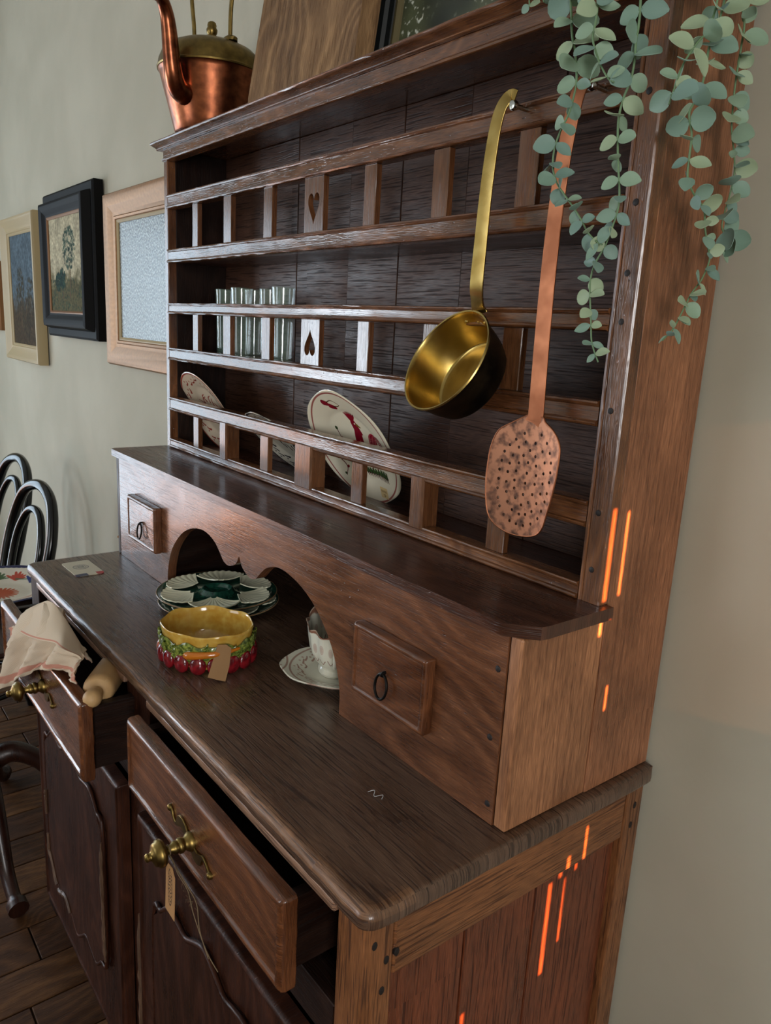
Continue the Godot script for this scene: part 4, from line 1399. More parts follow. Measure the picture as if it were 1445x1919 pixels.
func emblem(im: Image, cx: float, cy: float, rx: float, ry: float, c: Color) -> void:
	for k in 90:
		var th := TAU * k / 90.0
		dab(im, cx + rx * cos(th), cy + ry * sin(th), 1.4, Color(c, 0.8 * c.a))
		dab(im, cx + rx * 0.62 * cos(th), cy + ry * 0.62 * sin(th), 1.1, Color(c, 0.6 * c.a))
	for k in 22:
		var th := TAU * k / 22.0
		dab(im, cx + rx * 0.82 * cos(th), cy + ry * 0.82 * sin(th), 2.0, Color(c, (0.8 if k % 3 else 0.3) * c.a))
	for k in 5:
		stroke(im, [Vector2(cx - rx * 0.4, cy - ry * 0.35 + k * ry * 0.16), Vector2(cx, cy - ry * 0.45 + k * ry * 0.2), Vector2(cx + rx * 0.4, cy - ry * 0.3 + k * ry * 0.15)], 1.3, 1.0, Color(c, 0.75 * c.a))

func oyster_plate(at: Vector3, spin: float, label: String) -> void:
	var t := thing("oyster_plate", label, "plate", at, "oyster plates under the arch")
	t.rotation.y = spin
	if not M.has("oy_green"):
		var g := ceramic(Color.WHITE, 0.14)
		g.albedo_texture = blot_tex(Color(0.06, 0.19, 0.16), Color(0.16, 0.36, 0.29), 0.03, 44, 0.5, 2.5)
		g.uv1_triplanar = true
		g.uv1_scale = Vector3(12, 12, 12)
		M.oy_green = g
		M.oy_cream = ceramic(Color(0.92, 0.91, 0.79), 0.16)
		M.oy_rim = ceramic(Color(0.60, 0.47, 0.34), 0.2)
		var sh := MB.new()                          # scallop shell: fan of ribs, hollow
		var rows := []
		for i in 9:
			var f := i / 8.0
			var row := []
			for j in 57:
				var a := lerpf(-1, 1, j / 56.0)
				var th := a * 0.98
				var rib := 0.0006 * cos(j * TAU / 6.2) * f
				var rr := lerpf(0.008, 0.066, f) * (1.0 - 0.10 * a * a + (0.010 * cos(j * TAU / 6.2) if i == 8 else 0.0))
				var y := 0.0048 + 0.0036 * pow(absf(f * 2 - 0.95), 2.4) + 0.0022 * pow(absf(a), 3) + rib
				row.append(Vector3(sin(th) * rr, y, -0.006 - cos(th) * rr))
			rows.append(row)
		sh.sheet(rows, 0.0024)
		M.oy_shell = sh.mesh(60)
	var b := MB.new()
	b.lathe([Vector2(0, 0), Vector2(0.078, 0), Vector2(0.082, 0.002), Vector2(0.086, 0.004), Vector2(0.118, 0.0085), Vector2(0.1205, 0.0105), Vector2(0.1215, 0.0125), Vector2(0.1205, 0.0142), Vector2(0.117, 0.0138), Vector2(0.100, 0.0090), Vector2(0.080, 0.0065), Vector2(0.044, 0.0080), Vector2(0.036, 0.0125), Vector2(0.031, 0.0185), Vector2(0.029, 0.0190), Vector2(0.026, 0.0165), Vector2(0.023, 0.0115), Vector2(0.0, 0.0105)], 64)
	obj("body", b, M.oy_green, t)
	b = MB.new()
	var ring := []
	for k in 64:
		ring.append(Vector3(0.1212 * cos(TAU * k / 64), 0.0132, 0.1212 * sin(TAU * k / 64)))
	b.loop_tube(ring, 0.0014, 6)
	obj("rim", b, M.oy_rim, t, 0, 80)
	for k in 6:
		place("shell", M.oy_shell, M.oy_cream, t, Transform3D(Basis(Vector3.UP, TAU * k / 6) * Basis(Vector3.UP, 0.42), Vector3.ZERO).translated_local(Vector3(0.010, 0.0072, -0.043)))

func vegetable_bowl() -> void:
	var t := thing("vegetable_bowl", "yellow glazed bowl with moulded leaves, carrots and red radishes around it", "bowl", Vector3(-0.646, 0.9203, 0.368))
	t.rotation.y = 0.5
	var sx := 1.06
	var sz := 0.92
	var b := MB.new()
	b.lathe([Vector2(0, 0.004), Vector2(0.058, 0.004), Vector2(0.066, 0.006), Vector2(0.071, 0.02), Vector2(0.0735, 0.042), Vector2(0.0765, 0.061), Vector2(0.0775, 0.0645), Vector2(0.0760, 0.0665), Vector2(0.0740, 0.0655), Vector2(0.0720, 0.057), Vector2(0.069, 0.03), Vector2(0.064, 0.013), Vector2(0.05, 0.009), Vector2(0, 0.0085)], 64, sx, sz, 0.0, 7, 0.012, 0.0016)
	var yel := ceramic(Color.WHITE, 0.12)
	yel.albedo_texture = blot_tex(Color(0.74, 0.55, 0.20), Color(0.84, 0.72, 0.38), 0.02, 70)
	yel.uv1_triplanar = true
	yel.uv1_scale = Vector3(8, 8, 8)
	obj("bowl_body", b, yel, t, 0, 60)
	var red := ceramic(Color.WHITE, 0.1)
	red.albedo_texture = blot_tex(Color(0.30, 0.02, 0.06), Color(0.56, 0.10, 0.13), 0.02, 71)
	red.uv1_triplanar = true
	red.uv1_scale = Vector3(14, 14, 14)
	var peach := ceramic(Color(0.72, 0.36, 0.25), 0.12)
	var green := ceramic(Color.WHITE, 0.14)
	green.albedo_texture = blot_tex(Color(0.18, 0.25, 0.08), Color(0.60, 0.64, 0.28), 0.035, 72, 0.5, 2.4)
	green.uv1_triplanar = true
	green.uv1_scale = Vector3(10, 10, 10)
	var ra := MB.new()
	ra.lathe([Vector2(0, -0.0135), Vector2(0.006, -0.0125), Vector2(0.0112, -0.008), Vector2(0.0135, 0), Vector2(0.0118, 0.0075), Vector2(0.0065, 0.0125), Vector2(0, 0.0135)], 18)
	var rmesh := ra.mesh(80)
	var lf := MB.new()                              # a veined leaf, laid on the wall of the bowl
	var rows := []
	for i in 11:
		var f := i / 10.0
		var wd := 0.0165 * pow(sin(PI * clampf(f * 0.93 + 0.05, 0, 1)), 0.7) * (1 + 0.14 * sin(f * 26))
		var row := []
		for j in 9:
			var a := lerpf(-1, 1, j / 8.0)
			row.append(Vector3(a * wd, f * 0.050 - 0.012 * absf(a), 0.0045 * (1 - a * a) - 0.0022 * float(absf(a) < 0.1) + 0.0012 * sin(f * 30 + absf(a) * 6)))
		rows.append(row)
	lf.sheet(rows, 0.002)
	var lmesh := lf.mesh(50)
	for k in 17:
		var th := TAU * k / 17
		var q := Vector3(sin(th) * 0.0768 * sx, 0.0160, cos(th) * 0.0768 * sz)
		place("radish", rmesh, peach if k in [13, 14] else red, t, Transform3D(Basis(Vector3.UP, th) * Basis().scaled(Vector3(1.08, 1.15, 0.62)), q))
	for k in 16:
		var th := TAU * k / 16 + 0.1
		var at := Vector3(sin(th) * 0.0742 * sx, 0.024 + 0.003 * (k % 3), cos(th) * 0.0742 * sz)
		place("leaf", lmesh, green, t, Transform3D(Basis(Vector3.UP, th) * Basis(Vector3(0, 0, 1), -0.55 + 0.35 * sin(k * 2.1)) * Basis(Vector3(1, 0, 0), 0.10) * Basis().scaled(Vector3(0.85, 0.62, 0.8)), at))
	var band := []
	for i in 9:
		var ring := PackedVector3Array()
		for k in 120:
			var th := TAU * k / 120
			var f := i / 8.0
			var rr := lerpf(0.0745, 0.0782, f) + (0.0022 if i > 0 and i < 8 else 0.0) + 0.0011 * sin(th * 22 + f * 7) * sin(PI * f) + 0.0008 * sin(th * 37 - f * 11) * sin(PI * f)
			ring.append(Vector3(sin(th) * rr * sx, lerpf(0.0175, 0.0505 + 0.003 * sin(th * 9) + 0.002 * sin(th * 14), f), cos(th) * rr * sz))
		band.append(ring)
	var bd := MB.new()
	bd.rings(band, false, false)
	obj("leaf_band", bd, green, t, 0, 70)
	var car := ceramic(Color(0.74, 0.42, 0.10), 0.14)
	for s in [0, 1]:
		var c := MB.new()
		var path := []
		var rad := []
		for k in 17:
			var f := k / 16.0
			var th := (0.72 if s == 0 else 3.7) - 0.62 + f * 1.15
			path.append(Vector3(sin(th) * 0.0815 * sx, 0.034 + 0.010 * f, cos(th) * 0.0815 * sz))
			rad.append(lerpf(0.0072, 0.0022, pow(f, 1.3)) * (1.0 if k > 0 else 0.6) + 0.0004 * sin(k * 3.1))
		c.tube(path, rad, 12)
		obj("carrot", c, car, t, 0, 80)
	# paper sticker inside
	var im := Image.create(128, 96, false, Image.FORMAT_RGB8)
	im.fill(Color(0.82, 0.76, 0.60))
	emblem(im, 78, 50, 34, 26, Color(0.3, 0.32, 0.3))
	var st := MB.new()
	st.own_uv = true
	st.quad(Vector3(-0.032, 0.0093, 0.020), Vector3(0.026, 0.0093, 0.020), Vector3(0.026, 0.0093, -0.018), Vector3(-0.032, 0.0093, -0.018), Vector2(0, 1), Vector2(1, 1), Vector2(1, 0), Vector2(0, 0))
	var o := obj("paper_label", st, painted(im, 0.6), t)
	o.rotation.y = 0.3
	# kraft tag hung on the carrot, resting on the wood
	var kt := MB.new()
	kt.sheet([[Vector3(-0.013, 0.050, 0.0), Vector3(0.0, 0.054, 0.0), Vector3(0.010, 0.050, 0.0)], [Vector3(-0.014, 0.02, 0.006), Vector3(0, 0.02, 0.0075), Vector3(0.014, 0.02, 0.006)], [Vector3(-0.0145, 0.0, 0.020), Vector3(0, 0.0, 0.021), Vector3(0.0145, 0.0, 0.020)]], 0.0009)
	var kraft := flat(Color(0.56, 0.42, 0.27), 0.85)
	M.kraft = kraft
	var tg := place("price_tag", kt.mesh(60), kraft, self, Transform3D(Basis(Vector3.UP, 0.95) * Basis(Vector3(0, 0, 1), -0.22), Vector3(-0.567, 0.9245, 0.385)))
	tag(tg, "brown kraft price tag hanging from the vegetable bowl down onto worktop", "tag")

func gravy_boat() -> void:
	var im := rim_picture(Color(0.84, 0.83, 0.76), Color(0.64, 0.52, 0.46), 21, 40)
	var b := MB.new()
	b.lathe(plate_profile(0.090, 0.014), 64, 1.15, 0.95, 0.180, 8, 0.015)
	var m := b.mesh(60)
	tag(place("saucer", m, painted(im, 0.12), self, Transform3D(Basis(Vector3.UP, 0.9), Vector3(-0.468, 0.9203, 0.208))), "white oval saucer with brown floral rim under the gravy boat", "saucer")
	# boat: fluted oval with a wavy rim
	var pat := Image.create(512, 128, false, Image.FORMAT_RGB8)
	pat.fill(Color(0.86, 0.85, 0.78))
	for k in 18:
		emblem(pat, 14 + k * 28.4, 40 + 6 * (k % 2), 6, 11, Color(0.76, 0.68, 0.62, 0.35))
		stroke(pat, [Vector2(4 + k * 28.4, 70), Vector2(14 + k * 28.4, 82), Vector2(24 + k * 28.4, 72)], 1.2, 1.2, Color(0.5, 0.34, 0.3, 0.7))
	for x in 512:
		dab(pat, x, 5, 3, Color(0.55, 0.38, 0.3, 0.5))
	var bt := MB.new()
	bt.own_uv = true
	var prof := [Vector2(0.030, 0.0), Vector2(0.031, 0.004), Vector2(0.026, 0.009), Vector2(0.030, 0.016), Vector2(0.040, 0.026), Vector2(0.047, 0.042), Vector2(0.0495, 0.058), Vector2(0.0515, 0.074), Vector2(0.0545, 0.084), Vector2(0.0550, 0.0855), Vector2(0.0535, 0.0855), Vector2(0.049, 0.074), Vector2(0.0470, 0.058), Vector2(0.0445, 0.042), Vector2(0.037, 0.028), Vector2(0.02, 0.02), Vector2(0.004, 0.018)]
	var r := []
	for q in prof:
		var ring := PackedVector3Array()
		for k in 72:
			var th := TAU * k / 72
			var up: float = smoothstep(0.03, 0.086, q.y)
			var s: float = 1.0 + 0.035 * cos(th * 12) * smoothstep(0.015, 0.05, q.y) + 0.30 * up * pow(maxf(0, cos(th)), 6)
			ring.append(Vector3(q.x * s * sin(th) * 0.86, q.y + up * (0.012 * pow(maxf(0, cos(th)), 3) + 0.0035 * cos(th * 8)), q.x * s * cos(th) * 1.35))
		r.append(ring)
	bt.rings(r)
	for i in bt.p.size():
		var q := bt.p[i]
		bt.u[i] = Vector2(atan2(q.x / 0.86, q.z / 1.35) / TAU + 0.5, clampf(1.0 - (q.y + 0.001) / 0.087, 0.02, 0.98))
	var t := thing("gravy_boat", "white fluted gravy boat with wavy rim and brown flower garlands, behind the arch", "gravy boat", Vector3(-0.484, 0.9262, 0.214))
	t.rotation.y = -2.15
	obj("body", bt, painted(pat, 0.1), t, 0, 60)
	var h := MB.new()
	h.tube(smooth([Vector3(0, 0.070, -0.066), Vector3(0, 0.088, -0.086), Vector3(0, 0.080, -0.106), Vector3(0, 0.052, -0.098), Vector3(0, 0.030, -0.062)], 6), 0.0042, 10)
	obj("handle", h, ceramic(Color(0.84, 0.83, 0.76), 0.1), t, 0, 80)


# ---------- hung on the rails ----------
func hanging() -> void:
	# brass ladle: shallow pan on a long flat handle hooked over a knob
	var t := thing("brass_ladle", "brass pan ladle with long flat handle hanging from a knob on the rack", "ladle")
	var n := Vector3(-0.095, 0.486, 0.868).normalized()
	var c := Vector3(-0.2585, 1.4545, 0.2120)
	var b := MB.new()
	b.t = aim(c, n)
	# inside skin and rim in bright brass, outside darkened
	b.lathe([Vector2(0.0742, -0.0016), Vector2(0.0752, 0.0), Vector2(0.0742, 0.0016), Vector2(0.0722, 0.0012), Vector2(0.0700, -0.004), Vector2(0.0655, -0.030), Vector2(0.0590, -0.0500), Vector2(0.0540, -0.0535), Vector2(0.030, -0.0545), Vector2(0, -0.0548)], 64, 1, 1, 0, 0, 0, 0, false)
	obj("pan", b, M.brass, t)
	b = MB.new()
	b.t = aim(c, n)
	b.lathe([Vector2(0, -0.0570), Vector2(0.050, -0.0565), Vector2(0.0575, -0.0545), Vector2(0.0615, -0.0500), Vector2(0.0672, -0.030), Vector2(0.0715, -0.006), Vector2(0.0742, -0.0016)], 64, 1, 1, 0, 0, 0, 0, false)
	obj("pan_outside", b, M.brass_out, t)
	var upv := (Vector3.UP - n * n.y).normalized()
	var rim := c + upv * 0.074
	b = MB.new()
	var top := Vector3(-0.2225, 1.758, 0.1885)
	var hp := [rim - upv * 0.002 - n * 0.020 + Vector3(0.012, 0, 0), rim + Vector3(0.0145, 0.006, 0.002), Vector3(-0.2335, 1.548, 0.190), Vector3(-0.2300, 1.60, 0.192), Vector3(-0.2265, 1.66, 0.193), Vector3(-0.2215, 1.72, 0.1925), Vector3(-0.2165, 1.752, 0.1895), Vector3(-0.2095, 1.7668, 0.1835), Vector3(-0.2025, 1.7658, 0.1795)]
	hp[0] = rim - upv * 0.001 - n * 0.004 + Vector3(0.0145, 0, 0)
	b.strap(smooth(hp, 6), Vector3(0.10, 0, 1), 0.0032, range(49).map(func(k): return lerpf(0.0235, 0.0165, clampf(k / 40.0, 0, 1)) if k < 42 else 0.0155), 0.0008)
	obj("handle", b, M.brass, t)
	for k in 4:
		var th := -0.62 + 0.30 * k
		var q := c + (aim(Vector3(0, 0, 0), n).basis * Vector3(sin(th + 0.35) * 0.0685, -0.014 - 0.004 * (k % 2), -cos(th + 0.35) * 0.0685))
		var rv := MB.new()
		rv.t = aim(q, (c + n * -0.014 - q).normalized())
		rv.lathe([Vector2(0.0030, -0.001), Vector2(0.0026, 0.0012), Vector2(0.0012, 0.0020), Vector2(0, 0.0021)], 8)
		obj("rivet", rv, M.brass, t)
	# copper skimmer
	t = thing("copper_skimmer", "flat copper skimmer with a pierced oval blade and long handle, right of the ladle", "skimmer")
	var raw := [Vector3(-0.1241, 1.3974, 0), Vector3(-0.148, 1.385, 0), Vector3(-0.1651, 1.374, 0), Vector3(-0.1736, 1.3541, 0), Vector3(-0.1764, 1.3316, 0), Vector3(-0.177, 1.301, 0), Vector3(-0.1716, 1.2671, 0), Vector3(-0.1589, 1.2534, 0), Vector3(-0.139, 1.2469, 0), Vector3(-0.1154, 1.2476, 0), Vector3(-0.0933, 1.254, 0), Vector3(-0.0825, 1.2654, 0), Vector3(-0.0774, 1.282, 0), Vector3(-0.0711, 1.3062, 0), Vector3(-0.0663, 1.3314, 0), Vector3(-0.0643, 1.3593, 0), Vector3(-0.0685, 1.3733, 0), Vector3(-0.0803, 1.3843, 0), Vector3(-0.0942, 1.3917, 0), Vector3(-0.0984, 1.3975, 0)]
	var outline := PackedVector2Array()
	for q in smooth(raw, 3):
		outline.append(Vector2(q.x, q.y))
	outline.reverse()
	var holes := []
	for q in [Vector2(-15.7, 54.9), Vector2(11.8, 56.8), Vector2(-27.9, 46.1), Vector2(-12.5, 44.9), Vector2(3.1, 45.4), Vector2(22.2, 48.2), Vector2(-36.5, 38.1), Vector2(-22.6, 37.0), Vector2(-43.6, 29.0), Vector2(-4.8, 35.6), Vector2(16.0, 37.4), Vector2(28.8, 37.4), Vector2(-30.6, 25.9), Vector2(-14.4, 27.9), Vector2(4.9, 29.5), Vector2(-46.6, 16.9), Vector2(-34.5, 15.1), Vector2(-20.5, 17.7), Vector2(-6.1, 20.4), Vector2(21.5, 24.7), Vector2(32.6, 26.5), Vector2(7.5, 18.4), Vector2(-48.7, 5.2), Vector2(-36.3, 4.2), Vector2(-23.6, 7.2), Vector2(-6.4, 7.1), Vector2(21.3, 11.5), Vector2(33.2, 15.1), Vector2(9.0, 7.0), Vector2(-48.9, -6.7), Vector2(-25.0, -4.7), Vector2(-37.1, -8.9),
			Vector2(-7.6, -5.5), Vector2(8.2, -3.9), Vector2(21.5, -0.8), Vector2(32.9, 3.1), Vector2(-49.1, -19.0), Vector2(-24.2, -14.8), Vector2(-35.6, -21.2), Vector2(-9.1, -20.1), Vector2(5.9, -17.1), Vector2(19.5, -13.6), Vector2(30.7, -10.7), Vector2(-47.6, -31.1), Vector2(-20.9, -26.6), Vector2(-32.5, -33.8), Vector2(0.3, -28.3), Vector2(14.3, -26.5), Vector2(28.2, -21.3), Vector2(-43.9, -41.5), Vector2(-11.0, -33.7), Vector2(-24.5, -42.5), Vector2(7.3, -38.0), Vector2(23.8, -33.8), Vector2(-36.5, -51.2), Vector2(-12.8, -45.8), Vector2(-2.8, -44.1), Vector2(18.8, -44.2), Vector2(-26.9, -57.4), Vector2(-16.2, -58.9), Vector2(-4.8, -58.7), Vector2(7.8, -53.7)]:
		var ring := PackedVector2Array()
		for k in 9:
			ring.append(Vector2(-0.11, 1.32) + q * 0.001 + Vector2(cos(TAU * k / 9), sin(TAU * k / 9)) * 0.0020)
		holes.append(ring)
	b = MB.new()
	b.cut_plate(outline, holes, 0.1935, 0.0016, 0.0055, 2.4, -0.120)
	obj("blade", b, M.copper_flat, t, 0, 35)
	b = MB.new()
	var line := []
	for k in 67:
		line.append(Vector3(outline[k % outline.size()].x, outline[k % outline.size()].y, 0.1935 + 2.4 * pow(outline[k % outline.size()].x + 0.120, 2)) if k < outline.size() else Vector3.ZERO)
	line = line.slice(0, outline.size())
	b.loop_tube(line, 0.0012, 6, Vector3(0, 0, 1))
	obj("blade_rim", b, M.copper_handle, t, 0, 80)
	b = MB.new()
	b.strap(smooth([Vector3(-0.1115, 1.390, 0.1938), Vector3(-0.1110, 1.405, 0.1945), Vector3(-0.1120, 1.51, 0.1955), Vector3(-0.1105, 1.60, 0.1965), Vector3(-0.1060, 1.68, 0.1965), Vector3(-0.0990, 1.735, 0.1950), Vector3(-0.0945, 1.758, 0.1900), Vector3(-0.0895, 1.7668, 0.1830), Vector3(-0.0875, 1.766, 0.1795)], 6), Vector3(0.05, 0, 1), 0.0028, range(49).map(func(k): return lerpf(0.030, 0.0215, clampf(k / 6.0, 0, 1)) if k < 6 else lerpf(0.0225, 0.0165, (k - 6) / 42.0)), 0.0007)
	obj("handle", b, M.copper_handle, t)


# ---------- eucalyptus trailing from the top ----------
func garland() -> void:
	var t := thing("trailing_eucalyptus", "pale green eucalyptus garland trailing down over the right end of the rack", "plant", Vector3(-0.035, 1.8793, 0.085))
	var o := t.position
	var pot := MB.new()
	pot.lathe([Vector2(0, 0), Vector2(0.050, 0), Vector2(0.054, 0.004), Vector2(0.064, 0.09), Vector2(0.067, 0.095), Vector2(0.067, 0.108), Vector2(0.061, 0.108), Vector2(0.058, 0.09), Vector2(0, 0.088)], 32)
	obj("pot", pot, flat(Color(0.55, 0.33, 0.24), 0.8), t)
	var cols := [Color(0.56, 0.66, 0.56), Color(0.50, 0.61, 0.54), Color(0.62, 0.69, 0.56), Color(0.47, 0.58, 0.53)]
	var mats := []
	for c in cols:
		var m := flat(c, 0.55)
		m.rim_enabled = true
		m.rim = 0.25
		m.backlight_enabled = true
		m.backlight = Color(0.22, 0.26, 0.16)
		mats.append(m)
	var meshes := []
	for kind in 4:
		var lf := MB.new()
		var rows := []
		for i in 9:
			var f := i / 8.0
			var w: float = [0.44, 0.50, 0.36, 0.28][kind] * pow(sin(PI * lerpf(0.03, 0.985, pow(f, 0.9))), [0.62, 0.55, 0.7, 0.8][kind])
			var row := []
			for j in 7:
				var a := lerpf(-1, 1, j / 6.0)
				row.append(Vector3(a * w, f + 0.05, [0.10, 0.16, 0.13, 0.20][kind] * (a * a) * w * 1.6 + [-0.18, 0.12, -0.10, 0.2][kind] * pow(f, 2)))
			rows.append(row)
		lf.sheet(rows, 0.022)
		lf.tube([Vector3(0, -0.02, 0), Vector3(0, 0.10, 0.0)], 0.03, 5)
		meshes.append(lf.mesh(80))
	var stem := flat(Color(0.42, 0.53, 0.38), 0.6)
	var paths := [
		[[Vector3(-0.075, 1.985, 0.10), Vector3(-0.085, 1.93, 0.205), Vector3(-0.091, 1.86, 0.228), Vector3(-0.088, 1.802, 0.225), Vector3(-0.080, 1.776, 0.225), Vector3(-0.075, 1.754, 0.225), Vector3(-0.075, 1.739, 0.225), Vector3(-0.080, 1.719, 0.225), Vector3(-0.088, 1.705, 0.225), Vector3(-0.095, 1.688, 0.225), Vector3(-0.095, 1.668, 0.225), Vector3(-0.087, 1.651, 0.225), Vector3(-0.075, 1.638, 0.225), Vector3(-0.062, 1.625, 0.225), Vector3(-0.050, 1.612, 0.225), Vector3(-0.040, 1.599, 0.225), Vector3(-0.026, 1.588, 0.225), Vector3(-0.019, 1.585, 0.225)], 0.034, 0.020],
		[[Vector3(-0.03, 1.985, 0.115), Vector3(-0.016, 1.93, 0.20), Vector3(-0.012, 1.86, 0.222), Vector3(-0.013, 1.795, 0.215), Vector3(-0.014, 1.774, 0.215), Vector3(-0.013, 1.756, 0.215), Vector3(-0.015, 1.739, 0.215), Vector3(-0.021, 1.724, 0.215), Vector3(-0.024, 1.706, 0.215), Vector3(-0.022, 1.685, 0.215), Vector3(-0.018, 1.662, 0.215), Vector3(-0.013, 1.637, 0.215), Vector3(-0.012, 1.622, 0.215), Vector3(-0.016, 1.605, 0.215), Vector3(-0.023, 1.585, 0.215), Vector3(-0.033, 1.568, 0.215), Vector3(-0.037, 1.550, 0.215), Vector3(-0.034, 1.529, 0.215), Vector3(-0.030, 1.508, 0.215), Vector3(-0.026, 1.487, 0.215), Vector3(-0.015, 1.467, 0.215)], 0.036, 0.017],
		[[Vector3(-0.05, 1.985, 0.11), Vector3(-0.046, 1.92, 0.21), Vector3(-0.045, 1.85, 0.238), Vector3(-0.049, 1.797, 0.235), Vector3(-0.051, 1.781, 0.235), Vector3(-0.045, 1.766, 0.235), Vector3(-0.037, 1.752, 0.235), Vector3(-0.026, 1.738, 0.235), Vector3(-0.019, 1.734, 0.235)], 0.032, 0.026],
		[[Vector3(-0.085, 1.98, 0.085), Vector3(-0.13, 1.95, 0.18), Vector3(-0.158, 1.90, 0.212), Vector3(-0.164, 1.866, 0.212), Vector3(-0.162, 1.842, 0.212)], 0.024, 0.020],
		[[Vector3(-0.08, 1.98, 0.10), Vector3(-0.12, 1.95, 0.19), Vector3(-0.143, 1.89, 0.214), Vector3(-0.146, 1.860, 0.212), Vector3(-0.141, 1.841, 0.212)], 0.024, 0.018],
		[[Vector3(-0.015, 1.985, 0.11), Vector3(0.035, 1.95, 0.16), Vector3(0.046, 1.86, 0.178), Vector3(0.045, 1.803, 0.179), Vector3(0.045, 1.776, 0.188), Vector3(0.045, 1.762, 0.202), Vector3(0.045, 1.740, 0.220), Vector3(0.045, 1.721, 0.228), Vector3(0.045, 1.703, 0.235)], 0.034, 0.026],
		[[Vector3(0.0, 1.985, 0.095), Vector3(0.035, 1.93, 0.13), Vector3(0.033, 1.86, 0.142), Vector3(0.030, 1.806, 0.145), Vector3(0.030, 1.773, 0.158), Vector3(0.030, 1.751, 0.159), Vector3(0.030, 1.728, 0.165), Vector3(0.030, 1.710, 0.177), Vector3(0.030, 1.692, 0.168), Vector3(0.030, 1.672, 0.167), Vector3(0.030, 1.653, 0.165), Vector3(0.030, 1.640, 0.151), Vector3(0.030, 1.628, 0.128), Vector3(0.030, 1.611, 0.121), Vector3(0.030, 1.594, 0.111), Vector3(0.030, 1.580, 0.103), Vector3(0.030, 1.559, 0.113), Vector3(0.030, 1.543, 0.129), Vector3(0.030, 1.526, 0.140), Vector3(0.030, 1.506, 0.154), Vector3(0.030, 1.493, 0.171)], 0.034, 0.018],
		[[Vector3(0.01, 1.985, 0.08), Vector3(0.025, 1.94, 0.09), Vector3(0.024, 1.88, 0.092), Vector3(0.020, 1.833, 0.093), Vector3(0.020, 1.813, 0.084), Vector3(0.020, 1.789, 0.084), Vector3(0.020, 1.761, 0.085), Vector3(0.020, 1.734, 0.083), Vector3(0.020, 1.714, 0.079), Vector3(0.020, 1.694, 0.068), Vector3(0.020, 1.674, 0.061), Vector3(0.020, 1.651, 0.064), Vector3(0.020, 1.634, 0.069), Vector3(0.020, 1.617, 0.070), Vector3(0.020, 1.604, 0.054), Vector3(0.020, 1.592, 0.066)], 0.026, 0.026],
	]
	var r := RandomNumberGenerator.new()
	r.seed = 12
	var eye := Vector3(0.5, 1.487, 0.9)
	for s in paths:
		var path := smooth(s[0], 8)
		var b := MB.new()
		b.tube(path.map(func(q): return q - o), range(path.size()).map(func(k): return lerpf(0.0014, 0.0008, float(k) / path.size())), 6)
		var strand := obj("strand", b, stem, t, 0, 80)
		var length := 0.0
		for k in path.size() - 1:
			length += path[k].distance_to(path[k + 1])
		var walked := 0.0
		var next := 0.09
		var turn := r.randf() * TAU
		var pair := 0
		for k in path.size() - 1:
			walked += path[k].distance_to(path[k + 1])
			if walked < next:
				continue
			var f := walked / length
			next += lerpf(0.0225, 0.0155, f) * r.randf_range(0.85, 1.15)
			turn += PI / 2 + r.randf_range(-0.35, 0.35)
			pair += 1
			var T: Vector3 = (path[k + 1] - path[k]).normalized()
			var side := T.cross((eye - path[k]).normalized()).normalized()
			var face := side.cross(T).normalized()
			for w in 2:
				var a := turn + PI * w
				var dir := (side * cos(a) + face * sin(a) * 0.75 + T * r.randf_range(0.1, 0.5)).normalized()
				if dir.x < -0.2 and path[k].x > -0.016 and path[k].x < 0.06 and path[k].z < 0.16:
					dir.x = absf(dir.x) * 0.4           # leaves do not grow into the side board
				if dir.z < -0.45 and path[k].z > 0.19:
					dir.z *= 0.3
				dir = dir.normalized()
				var up := (face + side * r.randf_range(-0.7, 0.7) - T * r.randf_range(0.0, 0.6))
				var zax := (up - dir * up.dot(dir)).normalized()
				var size: float = lerpf(s[1], s[2], f) * r.randf_range(0.60, 1.0)
				if k > path.size() - 4:
					size *= 0.7
				var kind: int = [0, 1, 2, 0, 1, 3][r.randi() % 6]
				var bs := Basis(dir.cross(zax), dir, zax).scaled(Vector3.ONE * size)
				place("leaf", meshes[kind], mats[r.randi() % 4], strand, Transform3D(Basis(dir.cross(zax) * size, dir * size, zax * size), path[k] - o))


